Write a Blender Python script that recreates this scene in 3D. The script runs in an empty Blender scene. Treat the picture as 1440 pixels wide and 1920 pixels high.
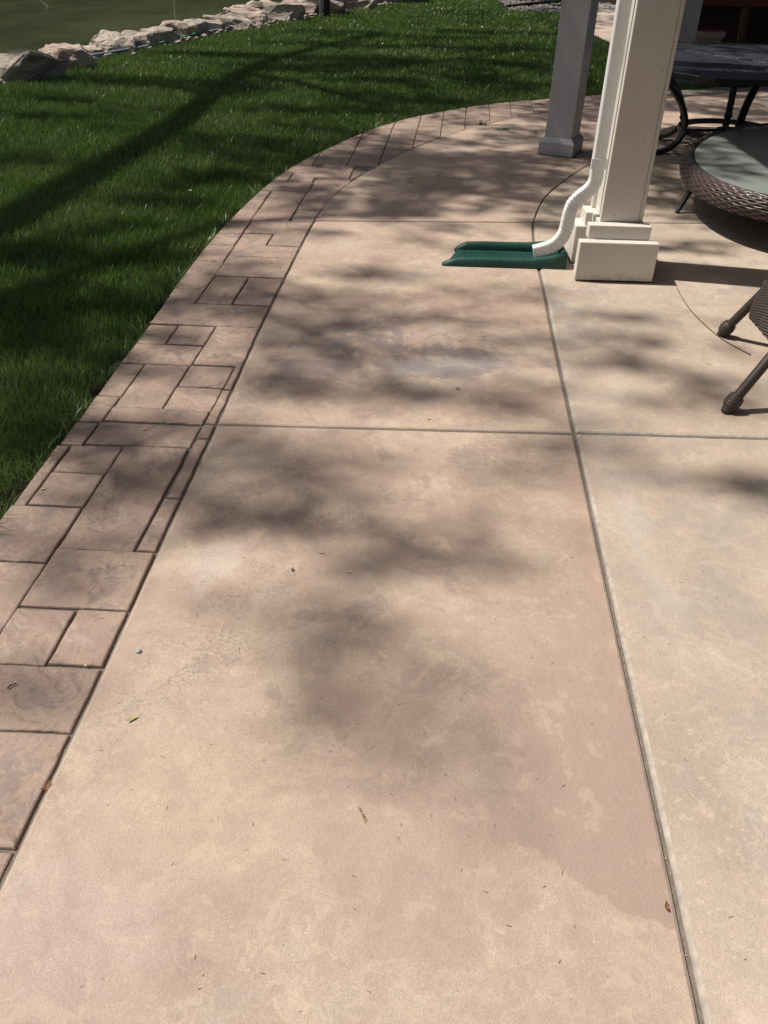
import bpy, bmesh, math, random
import numpy as np
from mathutils import Vector, Matrix

sc = bpy.context.scene
random.seed(7)
rng = np.random.default_rng(11)
R = math.radians

# ------------------------------------------------------------------ camera
CAM_H = 1.65
FPX, PITCH, ROLL = 1590.0, math.atan(1120.0 / 1590.0), R(1.77)
fw = Vector((0, math.cos(PITCH), -math.sin(PITCH)))
r0 = Vector((1, 0, 0)); u0 = r0.cross(fw)
c_right = r0 * math.cos(ROLL) + u0 * math.sin(ROLL)
c_up = u0 * math.cos(ROLL) - r0 * math.sin(ROLL)
cam = bpy.data.cameras.new('camera'); cam.sensor_fit = 'VERTICAL'; cam.sensor_height = 24
cam.lens = FPX / 1920 * 24; cam.clip_start = 0.02; cam.clip_end = 2000
camo = bpy.data.objects.new('camera', cam); sc.collection.objects.link(camo)
m = Matrix.Identity(4)
for i in range(3):
    m[i][0] = c_right[i]; m[i][1] = c_up[i]; m[i][2] = -fw[i]
m[2][3] = CAM_H
camo.matrix_world = m
sc.camera = camo

# ------------------------------------------------------------------ sky, sun, exposure
SUN_EL, SHADOW_AZ = R(57), R(-9)          # shadows run towards +x, a little towards the viewer
SUNV = Vector((-math.cos(SUN_EL) * math.cos(SHADOW_AZ), -math.cos(SUN_EL) * math.sin(SHADOW_AZ), math.sin(SUN_EL)))
world = bpy.data.worlds.new('World'); sc.world = world; world.use_nodes = True
wn = world.node_tree.nodes; wl = world.node_tree.links
sky = wn.new('ShaderNodeTexSky'); sky.sky_type = 'NISHITA'; sky.sun_disc = False
sky.sun_elevation = SUN_EL; sky.sun_rotation = math.atan2(SUNV.x, SUNV.y); sky.air_density = 1.0; sky.dust_density = 4.0; sky.ozone_density = 0.4
wn['Background'].inputs['Strength'].default_value = 0.052
wl.new(sky.outputs[0], wn['Background'].inputs['Color'])
sun = bpy.data.lights.new('sun', 'SUN'); sun.energy = 5.0; sun.angle = R(0.6); sun.color = (1.0, 0.95, 0.88)
suno = bpy.data.objects.new('sun', sun); sc.collection.objects.link(suno)
suno.rotation_euler = (-SUNV).to_track_quat('-Z', 'Y').to_euler()
suno.location = (-8, 2, 30)
sc.view_settings.view_transform = 'Standard'; sc.view_settings.look = 'None'
sc.view_settings.exposure = 0.02; sc.view_settings.gamma = 1.0; sc.view_settings.use_curve_mapping = False
sc.cycles.max_bounces = 6; sc.cycles.diffuse_bounces = 3; sc.cycles.glossy_bounces = 3; sc.cycles.transmission_bounces = 3

def ground_at(px, py, z=0.0):             # where a photograph pixel meets the plane z (used only to lay out the plan)
    d = fw * FPX + c_right * (px - 720) - c_up * (py - 960)
    t = (z - CAM_H) / d.z
    return Vector((d.x * t, d.y * t, z))

# ------------------------------------------------------------------ helpers
C = sc.collection
class MB:
    def __init__(self): self.v = []; self.f = []; self.mi = []; self.cur = 0
    def add(self, vs, fs):
        o = len(self.v); self.v += [tuple(v) for v in vs]
        for f in fs: self.f.append([o + i for i in f]); self.mi.append(self.cur)
        return self
    def box(self, x0, x1, y0, y1, z0, z1, rot=0, piv=None):
        vs = [(x, y, z) for z in (z0, z1) for (x, y) in ((x0, y0), (x1, y0), (x1, y1), (x0, y1))]
        if rot:
            px, py = piv or ((x0 + x1) / 2, (y0 + y1) / 2); c, s = math.cos(rot), math.sin(rot)
            vs = [(px + (x - px) * c - (y - py) * s, py + (x - px) * s + (y - py) * c, z) for x, y, z in vs]
        return self.add(vs, [(3, 2, 1, 0), (4, 5, 6, 7), (0, 1, 5, 4), (1, 2, 6, 5), (2, 3, 7, 6), (3, 0, 4, 7)])
    def prism(self, poly, z0, z1):
        n = len(poly)
        vs = [(x, y, z0) for x, y in poly] + [(x, y, z1) for x, y in poly]
        return self.add(vs, [list(range(n))[::-1], list(range(n, 2 * n))] + [(i, (i + 1) % n, n + (i + 1) % n, n + i) for i in range(n)])
    def sweep(self, pts, prof, up=(0, 0, 1), scales=None, cap=True):
        """sweep a closed profile [(a,b)..] along pts; a = sideways, b = along the up-ish normal"""
        P = [Vector(p) for p in pts]; n = len(prof); vs = []; upv = Vector(up)
        for i, p in enumerate(P):
            t = (P[min(i + 1, len(P) - 1)] - P[max(i - 1, 0)]).normalized()
            s = t.cross(upv)
            if s.length < 1e-4: s = t.cross(Vector((0, 1, 0)))
            s.normalize(); b = s.cross(t).normalized()
            k = scales[i] if scales else 1.0
            vs += [p + s * a * k + b * c * k for a, c in prof]
        fs = []
        for i in range(len(P) - 1):
            for j in range(n):
                a = i * n + j; b2 = i * n + (j + 1) % n
                fs.append((a, b2, b2 + n, a + n))
        if cap:
            fs.append(list(range(n))[::-1]); fs.append([(len(P) - 1) * n + j for j in range(n)])
        return self.add(vs, fs)
    def tube(self, pts, r, n=8, up=(0, 0, 1), cap=True):
        rr = r if isinstance(r, (list, tuple)) else [r] * len(pts)
        prof = [(math.cos(2 * math.pi * k / n), math.sin(2 * math.pi * k / n)) for k in range(n)]
        return self.sweep(pts, prof, up, list(rr), cap)
    def lathe(self, prof, c, n=32, a0=0):
        vs = []; 
        for r, z in prof:
            vs += [(c[0] + r * math.cos(a0 + 2 * math.pi * k / n), c[1] + r * math.sin(a0 + 2 * math.pi * k / n), c[2] + z) for k in range(n)]
        fs = []
        for i in range(len(prof) - 1):
            for k in range(n):
                a = i * n + k; b = i * n + (k + 1) % n
                fs.append((a, b, b + n, a + n))
        return self.add(vs, fs)
    def build(self, name, mat, parent=None, smooth=False, bevel=0, seg=1, recalc=True):
        off = Vector(parent.matrix_world.translation) if parent else Vector((0, 0, 0))
        if parent: off = world_loc(parent)
        me = bpy.data.meshes.new(name)
        me.from_pydata([(v[0] - off.x, v[1] - off.y, v[2] - off.z) for v in self.v], [], self.f)
        mats = mat if isinstance(mat, (list, tuple)) else [mat]
        for mm in mats: me.materials.append(M[mm])
        if len(mats) > 1: me.polygons.foreach_set('material_index', self.mi)
        if recalc or bevel:
            bm = bmesh.new(); bm.from_mesh(me)
            bmesh.ops.recalc_face_normals(bm, faces=bm.faces)
            if bevel:
                es = [e for e in bm.edges if len(e.link_faces) == 2 and e.calc_face_angle(0) > R(28)]
                bmesh.ops.bevel(bm, geom=es, offset=bevel, segments=seg, affect='EDGES', profile=0.6)
            bm.to_mesh(me); bm.free()
        if smooth: me.polygons.foreach_set('use_smooth', [True] * len(me.polygons))
        o = bpy.data.objects.new(name, me); C.objects.link(o)
        if parent: o.parent = parent
        return o
def world_loc(o):
    v = Vector((0, 0, 0))
    while o: v += Vector(o.location); o = o.parent
    return v
def tag(o, label, cat, group=None):
    o['label'] = label; o['category'] = cat
    if group: o['group'] = group
    return o
def thing(name, loc, label, cat, group=None):
    o = bpy.data.objects.new(name, None); C.objects.link(o); o.location = loc; o.empty_display_size = 0.1
    return tag(o, label, cat, group)
def structure(o): o['kind'] = 'structure'; return o
def np_mesh(name, V, F, mat, parent=None, smooth=False):
    """fast mesh from numpy: V (n,3), F (m,k) with k constant"""
    me = bpy.data.meshes.new(name)
    V = np.asarray(V, dtype=np.float32); F = np.asarray(F, dtype=np.int32); k = F.shape[1]
    if parent: V = V - np.array(world_loc(parent), dtype=np.float32)
    me.vertices.add(len(V)); me.vertices.foreach_set('co', V.ravel())
    me.loops.add(F.size); me.loops.foreach_set('vertex_index', F.ravel())
    me.polygons.add(len(F)); me.polygons.foreach_set('loop_start', np.arange(0, F.size, k, dtype=np.int32))
    me.polygons.foreach_set('loop_total', np.full(len(F), k, dtype=np.int32))
    me.update(calc_edges=True); me.validate()
    if smooth: me.polygons.foreach_set('use_smooth', np.ones(len(F), dtype=bool))
    me.materials.append(M[mat])
    o = bpy.data.objects.new(name, me); C.objects.link(o)
    if parent: o.parent = parent
    return o
def catmull(pts, step=0.05):
    P = [Vector(p) for p in pts]; out = []
    for i in range(len(P) - 1):
        p0 = P[max(i - 1, 0)]; p1 = P[i]; p2 = P[i + 1]; p3 = P[min(i + 2, len(P) - 1)]
        n = max(1, int((p2 - p1).length / step))
        for k in range(n):
            t = k / n
            out.append(0.5 * ((2 * p1) + (p2 - p0) * t + (2 * p0 - 5 * p1 + 4 * p2 - p3) * t * t + (3 * p1 - p0 - 3 * p2 + p3) * t ** 3))
    out.append(P[-1]); return out

# ------------------------------------------------------------------ materials
M = {}
class NT:
    """tiny node-tree builder"""
    def __init__(self, name):
        self.m = bpy.data.materials.new(name); self.m.use_nodes = True; M[name] = self.m
        self.t = self.m.node_tree; self.n = self.t.nodes; self.l = self.t.links
        self.b = self.n['Principled BSDF']
        g = self.n.new('ShaderNodeNewGeometry'); self.pos = g.outputs['Position']; self.geo = g
    def put(self, sock, v):
        if isinstance(v, bpy.types.NodeSocket): self.l.new(v, sock)
        elif isinstance(v, (tuple, list)) and len(v) == 3 and sock.type == 'RGBA': sock.default_value = (*v, 1)
        else: sock.default_value = v
    def noise(self, scale, detail=4, rough=.55, vec=None, dist=0.0, out='Fac'):
        n = self.n.new('ShaderNodeTexNoise'); n.inputs['Scale'].default_value = scale; n.inputs['Detail'].default_value = detail
        n.inputs['Roughness'].default_value = rough; n.inputs['Distortion'].default_value = dist
        self.l.new(vec or self.pos, n.inputs['Vector']); return n.outputs[out]
    def voro(self, scale, vec=None, feature='DISTANCE_TO_EDGE', out='Distance', rnd=1.0):
        n = self.n.new('ShaderNodeTexVoronoi'); n.feature = feature; n.inputs['Scale'].default_value = scale
        n.inputs['Randomness'].default_value = rnd
        self.l.new(vec or self.pos, n.inputs['Vector']); return n.outputs[out]
    def math(self, op, a, b=0.0, c=None, clamp=False):
        n = self.n.new('ShaderNodeMath'); n.operation = op; n.use_clamp = clamp
        self.put(n.inputs[0], a); self.put(n.inputs[1], b)
        if c is not None: self.put(n.inputs[2], c)
        return n.outputs[0]
    def ramp(self, fac, a, b):                     # smoothstep from a to b -> 0..1
        n = self.n.new('ShaderNodeMapRange'); n.interpolation_type = 'SMOOTHSTEP'; n.clamp = True
        self.put(n.inputs['Value'], fac); n.inputs['From Min'].default_value = min(a, b); n.inputs['From Max'].default_value = max(a, b)
        if a > b: n.inputs['To Min'].default_value = 1; n.inputs['To Max'].default_value = 0
        return n.outputs['Result']
    def mix(self, fac, a, b, mode='MIX'):
        n = self.n.new('ShaderNodeMix'); n.data_type = 'RGBA'; n.blend_type = mode
        self.put(n.inputs[0], fac); self.put(n.inputs[6], a); self.put(n.inputs[7], b); return n.outputs[2]
    def vscale(self, vec, s):
        n = self.n.new('ShaderNodeVectorMath'); n.operation = 'MULTIPLY'; self.put(n.inputs[0], vec); n.inputs[1].default_value = s; return n.outputs[0]
    def vadd(self, a, b):
        n = self.n.new('ShaderNodeVectorMath'); n.operation = 'ADD'; self.put(n.inputs[0], a); self.put(n.inputs[1], b); return n.outputs[0]
    def warp(self, scale, amt):
        n = self.noise(scale, 3, .5, out='Color')
        s = self.n.new('ShaderNodeVectorMath'); s.operation = 'SUBTRACT'; self.l.new(n, s.inputs[0]); s.inputs[1].default_value = (.5, .5, .5)
        return self.vadd(self.pos, self.vscale(s.outputs[0], (amt, amt, amt)))
    def blob(self, cx, cy, rx, ry, wob, wscale=6.0, edge=.35, rot=0.0):
        """a stain with a ragged outline at a fixed place on the ground, 1 inside"""
        s = self.n.new('ShaderNodeVectorMath'); s.operation = 'SUBTRACT'; self.l.new(self.pos, s.inputs[0]); s.inputs[1].default_value = (cx, cy, 0)
        v = s.outputs[0]
        if rot:
            r = self.n.new('ShaderNodeVectorRotate'); r.rotation_type = 'Z_AXIS'; self.l.new(v, r.inputs['Vector']); r.inputs['Angle'].default_value = -rot; v = r.outputs[0]
        v = self.vscale(v, (1 / rx, 1 / ry, 0))
        ln = self.n.new('ShaderNodeVectorMath'); ln.operation = 'LENGTH'; self.l.new(v, ln.inputs[0])
        d = self.math('ADD', ln.outputs['Value'], self.math('MULTIPLY', self.math('SUBTRACT', self.noise(wscale, 5, .6), .5), wob))
        return self.ramp(d, 1 + edge / 2, 1 - edge / 2)
    def bump(self, h, strength=.3, dist=.01):
        n = self.n.new('ShaderNodeBump'); n.inputs['Strength'].default_value = strength; n.inputs['Distance'].default_value = dist
        self.l.new(h, n.inputs['Height']); self.l.new(n.outputs[0], self.b.inputs['Normal'])
    def done(self, col, rough=.7, spec=.3):
        self.put(self.b.inputs['Base Color'], col); self.put(self.b.inputs['Roughness'], rough)
        self.put(self.b.inputs['Specular IOR Level'], spec); return self.m

def plain(name, col, rough=.6, spec=.3, var=.12, scale=8, bump=0.0, bscale=60, metal=0.0):
    k = NT(name)
    f = k.noise(scale, 5)
    c = k.mix(f, tuple(v * (1 - var) for v in col), tuple(min(1, v * (1 + var)) for v in col))
    if bump: k.bump(k.noise(bscale, 4), bump, .004)
    k.b.inputs['Metallic'].default_value = metal
    k.done(c, rough, spec); return k

def concrete(name, base, pink, buff, grey, dark, stains, overlay=None):
    k = NT(name)
    w = k.warp(2.2, .35)
    lowf = k.noise(8, 4, .6); hif = k.noise(30, 4, .7); spk = k.noise(85, 3, .75)
    n1 = k.noise(1.3, 4, .6, vec=w); n2 = k.noise(2.3, 4, .62, vec=k.vadd(w, (7.3, 2.1, 0)))
    n3 = k.noise(4.2, 8, .72, vec=k.vadd(w, (3.3, 9.1, 0))); big = k.noise(.9, 2, .5, vec=k.vadd(k.pos, (4, 2, 0)))
    c = k.mix(k.ramp(n1, .36, .64), base, pink)
    c = k.mix(k.math('MULTIPLY', k.ramp(n2, .48, .70), .75), c, buff)
    # broad bleached and browned clouds, drawn out along the walk
    lg = k.noise(1.9, 4, .58, vec=k.vscale(k.vadd(w, (1, 6, 0)), (1.25, .6, 1)))
    c = k.mix(k.math('MULTIPLY', k.ramp(lg, .54, .70), .60), c, tuple(min(1, v * 1.17 + .02) for v in buff))
    c = k.mix(k.math('MULTIPLY', k.ramp(lg, .47, .32), .55), c, tuple(v * .78 for v in pink))
    # worn stain: ragged darker and paler skins
    c = k.mix(k.math('MULTIPLY', k.math('MULTIPLY', k.ramp(n3, .53, .565), .55), k.ramp(big, .38, .56)), c, dark)
    c = k.mix(k.math('MULTIPLY', k.math('MULTIPLY', k.ramp(n3, .455, .42), .46), k.ramp(n2, .40, .58)), c, grey)
    fl = k.math('MULTIPLY', k.ramp(hif, .56, .60), k.ramp(n1, .42, .62))
    c = k.mix(k.math('MULTIPLY', fl, .34), c, dark)
    fl2 = k.math('MULTIPLY', k.ramp(hif, .43, .39), k.ramp(n1, .58, .38))
    c = k.mix(k.math('MULTIPLY', fl2, .36), c, tuple(min(1, v * 1.25) for v in buff))
    # pale worn veins, broken up
    ww = k.warp(9, .16)
    vm = k.math('MULTIPLY', k.math('MULTIPLY', k.ramp(k.voro(19, vec=ww), .10, .0), k.ramp(n2, .40, .56)), k.ramp(hif, .38, .60))
    c = k.mix(k.math('MULTIPLY', vm, .30), c, tuple(min(1, v * 1.30) for v in buff))
    # fine map cracking
    cm = k.math('MULTIPLY', k.ramp(k.voro(46, vec=k.vadd(ww, (3, 1, 0))), .05, .0), k.ramp(n1, .56, .40))
    c = k.mix(k.math('MULTIPLY', cm, .24), c, tuple(v * .40 for v in base))
    for (cx, cy, rx, ry, rot, col, amt, wob, kind) in stains:
        s_ = k.n.new('ShaderNodeVectorMath'); s_.operation = 'SUBTRACT'; k.l.new(k.pos, s_.inputs[0]); s_.inputs[1].default_value = (cx, cy, 0)
        v = s_.outputs[0]
        if rot:
            r_ = k.n.new('ShaderNodeVectorRotate'); r_.rotation_type = 'Z_AXIS'; k.l.new(v, r_.inputs['Vector']); r_.inputs['Angle'].default_value = -rot; v = r_.outputs[0]
        v = k.vscale(v, (1 / rx, 1 / ry, 0)); ln = k.n.new('ShaderNodeVectorMath'); ln.operation = 'LENGTH'; k.l.new(v, ln.inputs[0])
        d = k.math('ADD', ln.outputs['Value'], k.math('MULTIPLY', k.math('SUBTRACT', lowf, .5), wob))
        msk = k.ramp(d, 1.25, .35)
        if kind == 'speck': msk = k.math('MULTIPLY', k.math('MULTIPLY', msk, k.ramp(spk, .48, .62)), k.ramp(lowf, .40, .56))
        elif kind == 'skin': msk = k.math('MULTIPLY', msk, k.ramp(n3, .44, .53))
        c = k.mix(k.math('MULTIPLY', msk, amt), c, col)
    if overlay:                      # an old sealer film that ends in a ragged line
        ax, ay, nx_, ny_, col = overlay
        sp = k.n.new('ShaderNodeSeparateXYZ'); k.l.new(k.pos, sp.inputs[0])
        d = k.math('ADD', k.math('MULTIPLY', k.math('SUBTRACT', sp.outputs[0], ax), nx_), k.math('MULTIPLY', k.math('SUBTRACT', sp.outputs[1], ay), ny_))
        d = k.math('ADD', d, k.math('ADD', k.math('MULTIPLY', k.math('SUBTRACT', lowf, .5), .16), k.math('MULTIPLY', k.math('SUBTRACT', hif, .5), .02)))
        msk = k.math('MULTIPLY', k.ramp(d, 0, .006), k.math('MULTIPLY', k.ramp(sp.outputs[0], .05, .42), k.ramp(sp.outputs[1], 2.3, 1.2)))
        c = k.mix(k.math('MULTIPLY', msk, .85), c, col)
    gr = k.noise(240, 2, .7)
    c = k.mix(k.math('MULTIPLY', k.ramp(gr, .32, .68), .42), c, tuple(v * .62 for v in base))
    c = k.mix(k.math('MULTIPLY', k.ramp(spk, .58, .72), .28), c, tuple(v * .55 for v in base))
    c = k.mix(k.math('MULTIPLY', k.ramp(gr, .70, .74), .30), c, tuple(v * .35 for v in base))
    h = k.math('ADD', k.math('MULTIPLY', k.noise(150, 3, .7), .5), k.math('MULTIPLY', k.noise(13, 4, .6), 1.1))
    mid = k.noise(11, 6, .72, vec=k.vadd(w, (8, 3, 0)))
    c = k.mix(k.math('MULTIPLY', k.ramp(mid, .52, .62), .24), c, dark)
    c = k.mix(k.math('MULTIPLY', k.ramp(mid, .46, .36), .20), c, tuple(min(1, v * 1.18) for v in buff))
    k.bump(h, .55, .006)
    k.done(c, k.math('ADD', .60, k.math('MULTIPLY', n2, .3)), .25)
    return k

BLUEGREY = (.40, .395, .39); LICH = (.185, .175, .145)
concrete('concrete_walk', (.488, .372, .288), (.465, .340, .270), (.580, .466, .354), (.47, .405, .352), (.315, .242, .208), [
    (.30, 3.55, .55, .30, .1, (.25, .215, .21), .80, 1.6, 'skin'), (.26, 3.50, .30, .10, .15, BLUEGREY, .55, 2.2, 'plain'),
    (-.05, 3.85, .40, .28, 0, (.255, .205, .195), .80, 1.8, 'skin'), (-.32, 3.55, .30, .24, .4, (.26, .212, .205), .75, 1.9, 'skin'),
    (.10, 4.20, .50, .2, .2, (.37, .25, .21), .7, 1.4, 'skin'), (.45, 3.15, .35, .2, 0, (.42, .30, .24), .5, 1.4, 'skin'),
    (-.40, 1.95, .22, .14, .5, LICH, .62, 1.6, 'speck'), (-.49, 1.70, .22, .16, .9, LICH, .62, 1.6, 'speck'), (-.55, 1.52, .26, .14, .6, LICH, .55, 1.6, 'speck'),
    (-.35, 2.30, .34, .08, .1, LICH, .45, 1.6, 'speck'), (-.28, 1.38, .2, .12, .2, LICH, .35, 1.6, 'speck'),
    (.15, .95, .45, .45, .2, (.40, .295, .245), .55, 1.6, 'skin'), (.17, .785, .075, .055, .2, (.60, .51, .46), .5, 2.6, 'speck'), (.24, .87, .04, .03, .2, (.60, .52, .48), .45, 2.0, 'speck'),
    (.22, 1.24, .05, .03, .2, (.60, .52, .48), .45, 2.0, 'speck'), (-.60, .88, .25, .2, .2, (.52, .40, .365), .55, 1.6, 'plain'), (-.36, 1.20, .3, .28, 0, (.57, .435, .315), .45, 1.2, 'plain'),
    (-.52, 2.05, .16, .08, 1.3, (.62, .53, .46), .55, 1.5, 'plain'), (.68, 2.2, .09, .55, -.05, (.44, .30, .245), .6, 1.2, 'plain')], (.268, 1.116, .51, .86, (.375, .275, .225)))
concrete('concrete_patio', (.515, .418, .330), (.495, .385, .302), (.585, .485, .385), (.43, .385, .335), (.365, .318, .278), [
    (.92, 2.00, .24, .42, -.2, (.36, .32, .283), .50, 2.0, 'skin'), (.98, 1.62, .22, .34, .2, (.36, .32, .283), .46, 2.0, 'skin'), (.95, 2.60, .16, .10, 0, (.37, .36, .345), .35, 1.6, 'plain'),
    (1.18, 2.35, .35, .2, .3, (.37, .33, .295), .45, 2.0, 'skin'), (.90, 4.1, .2, .40, 0, (.35, .335, .31), .5, 1.6, 'skin'), (.84, 2.35, .06, .6, .05, (.57, .52, .46), .5, 1.8, 'skin')])

def border_mat():
    k = NT('stamped_stone')
    oi = k.n.new('ShaderNodeObjectInfo'); rnd = oi.outputs['Random']
    w = k.warp(5, .18)
    n1 = k.noise(3.2, 6, .66, vec=w); n2 = k.noise(6.5, 7, .72, vec=k.vadd(w, (4, 1, 0))); hif = k.noise(34, 4, .7)
    c = k.mix(k.ramp(n1, .36, .64), (.365, .262, .205), (.455, .338, .258))
    c = k.mix(k.math('MULTIPLY', rnd, .45), c, (.30, .215, .172))
    c = k.mix(k.math('MULTIPLY', k.ramp(n2, .53, .60), .58), c, (.225, .180, .165))
    c = k.mix(k.math('MULTIPLY', k.ramp(n2, .44, .36), .55), c, (.50, .405, .335))
    c = k.mix(k.math('MULTIPLY', k.math('MULTIPLY', k.ramp(hif, .53, .62), k.ramp(n1, .45, .6)), .45), c, (.17, .13, .115))
    c = k.mix(k.math('MULTIPLY', k.ramp(k.noise(230, 2, .7), .36, .65), .35), c, (.19, .135, .11))
    # slate-like ledges of the stamp
    led = k.noise(4.0, 2, .5, vec=k.vscale(k.vadd(w, (2, 7, 0)), (1, 1.7, 1)), dist=1.4)
    fr = k.math('FRACT', k.math('MULTIPLY', k.math('ADD', led, k.math('MULTIPLY', hif, .03)), 8.0))
    cr = k.math('MULTIPLY', k.ramp(fr, .07, .0), k.ramp(n1, .50, .60))
    c = k.mix(k.math('MULTIPLY', cr, .70), c, (.085, .066, .062))
    h = k.math('ADD', k.math('MULTIPLY', fr, .55), k.math('MULTIPLY', hif, .45))
    h = k.math('ADD', h, k.math('MULTIPLY', n2, 1.3))
    k.bump(h, .62, .009)
    k.done(c, k.math('ADD', .48, k.math('MULTIPLY', n1, .35)), .3)
border_mat()
plain('worn_edge', (.40, .35, .295), .85, .2, .55, 38, .5, 120)
plain('worn_edge_tan', (.40, .32, .26), .85, .2, .3, 26, .5, 120)
plain('joint_fill', (.19, .163, .135), .95, .1, .5, 40, .8, 150)
plain('soil', (.017, .013, .009), .95, .1, .5, 25, .8, 80)

def grass_mat(name, a, b, c3):
    k = NT(name)
    rnd = k.geo.outputs['Random Per Island']
    c = k.mix(rnd, a, b)
    c = k.mix(k.ramp(k.noise(1.1, 4), .40, .66), c, k.mix(rnd, c3, b))
    c = k.mix(k.ramp(rnd, .985, .993), c, (.24, .21, .10))
    k.b.inputs['Subsurface Weight'].default_value = 0
    k.done(c, .36, .6)
    # thin blades let some light through
    tr = k.n.new('ShaderNodeBsdfTranslucent'); k.put(tr.inputs['Color'], c)
    mx = k.n.new('ShaderNodeMixShader'); mx.inputs[0].default_value = .32
    k.l.new(k.b.outputs[0], mx.inputs[1]); k.l.new(tr.outputs[0], mx.inputs[2])
    k.l.new(mx.outputs[0], k.n['Material Output'].inputs['Surface'])
grass_mat('grass', (.050, .118, .017), (.150, .238, .054), (.132, .186, .062))
grass_mat('foliage', (.030, .075, .014), (.060, .125, .025), (.045, .10, .02))
plain('bark', (.055, .042, .032), .9, .2, .4, 14, .8, 30)
def paint_mat(name, col, dirt):
    k = NT(name)
    c = k.mix(k.ramp(k.noise(2.5, 5), .3, .8), col, tuple(v * .90 for v in col))
    gr = k.noise(20, 4, .6, vec=k.vscale(k.pos, (6, 6, .5)))
    c = k.mix(k.math('MULTIPLY', k.ramp(gr, .45, .75), .16), c, tuple(v * .70 for v in col))
    c = k.mix(k.math('MULTIPLY', k.ramp(k.noise(38, 6, .7), .63, .70), .50), c, dirt)
    sp = k.n.new('ShaderNodeSeparateXYZ'); k.l.new(k.pos, sp.inputs[0])
    splash = k.math('MULTIPLY', k.ramp(k.math('ADD', sp.outputs[2], k.math('MULTIPLY', k.noise(24, 4, .7), .12)), .13, .04), .55)
    c = k.mix(splash, c, dirt)
    k.bump(k.math('ADD', gr, k.math('MULTIPLY', k.noise(160, 3), .4)), .22, .003)
    k.done(c, .5, .4)
paint_mat('cream_paint', (.70, .66, .585), (.22, .19, .15))
paint_mat('grey_paint', (.53, .535, .54), (.2, .18, .16))
paint_mat('shaded_grey_paint', (.23, .235, .24), (.1, .1, .1))  # grey paint darkened to carry the deep shade on the third column
paint_mat('white_metal', (.74, .735, .72), (.35, .31, .25))
plain('green_plastic', (.014, .062, .048), .48, .4, .45, 9, .25, 90)
plain('black_metal', (.012, .011, .011), .42, .5, .3, 20, .15, 120)
plain('slat_metal', (.050, .055, .066), .28, .5, .25, 14, .15, 120)  # black slats given a bluish grey base for the sky's reflection
plain('wicker', (.075, .050, .047), .30, .5, .45, 70, .3, 160)
plain('wicker_dark', (.046, .033, .028), .5, .4, .4, 60, .3, 160)
k = NT('table_glass')
k.done(k.mix(k.noise(6, 4), (.25, .285, .26), (.31, .345, .315)), k.math('ADD', .16, k.math('MULTIPLY', k.noise(9, 4), .16)), .5)
k = NT('glass_edge'); k.done((.035, .075, .070), .12, .6)
def rock_mat(name, a, b, d):
    k = NT(name)
    oi = k.n.new('ShaderNodeObjectInfo')
    w = k.warp(3, .3)
    c = k.mix(k.ramp(k.noise(4, 8, .65, vec=w), .35, .65), a, b)
    c = k.mix(k.math('MULTIPLY', oi.outputs['Random'], .4), c, tuple(v * .7 for v in a))
    c = k.mix(k.math('MULTIPLY', k.ramp(k.noise(9, 8, .7, vec=w), .56, .66), .7), c, d)
    k.bump(k.math('ADD', k.noise(9, 8, .7, vec=w), k.math('MULTIPLY', k.voro(5, vec=w), .7)), .8, .05)
    k.done(c, .9, .2)
rock_mat('rock_grey', (.38, .325, .265), (.56, .49, .41), (.13, .12, .11))
rock_mat('rock_pink', (.46, .35, .29), (.60, .48, .40), (.20, .14, .12))
k = NT('water')
wv = k.math('ADD', k.noise(2.2, 3, .5, vec=k.vscale(k.pos, (1, 2.2, 1))), k.math('MULTIPLY', k.noise(14, 2), .12))
k.bump(wv, .22, .05)
k.done(k.mix(k.ramp(k.noise(.35, 5, .6, vec=k.vscale(k.pos, (1, .5, 1))), .35, .65), (.026, .033, .014), (.078, .082, .040)), .035, .5); k.b.inputs['IOR'].default_value = 1.33
plain('terracotta', (.20, .065, .06), .7, .3, .2, 10)
plain('pot_clay', (.30, .24, .21), .7, .3, .2, 10)
plain('pot_wine', (.16, .030, .038), .45, .4, .2, 10)
plain('dark_siding', (.022, .017, .014), .8, .2, .4, 5)
plain('red_wood', (.105, .030, .020), .7, .25, .35, 9)
plain('brown_wood', (.085, .050, .030), .75, .25, .35, 9)
plain('deck_wood', (.16, .12, .09), .8, .2, .3, 9)
plain('gravel', (.20, .19, .18), .9, .2, .6, 40)
plain('hose_blue', (.30, .36, .44), .4, .4, .25, 8)
plain('hose_green', (.14, .40, .24), .4, .4, .25, 8)
plain('leaf_yellow', (.55, .46, .16), .6, .3, .2, 90)
plain('leaf_lime', (.36, .37, .12), .6, .3, .2, 90)
plain('leaf_brown', (.22, .09, .035), .7, .3, .3, 90)
plain('petal', (.62, .48, .43), .6, .3, .2, 90)
plain('debris_dark', (.10, .075, .055), .85, .2, .5, 90)
plain('debris_straw', (.45, .36, .20), .8, .2, .4, 90)
plain('stone_chip', (.38, .38, .37), .8, .2, .3, 60)
plain('hill_green', (.016, .026, .010), .95, .1, .6, .9, 1.0, 2)
plain('dry_reed', (.52, .45, .33), .8, .2, .2, 20)

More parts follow.
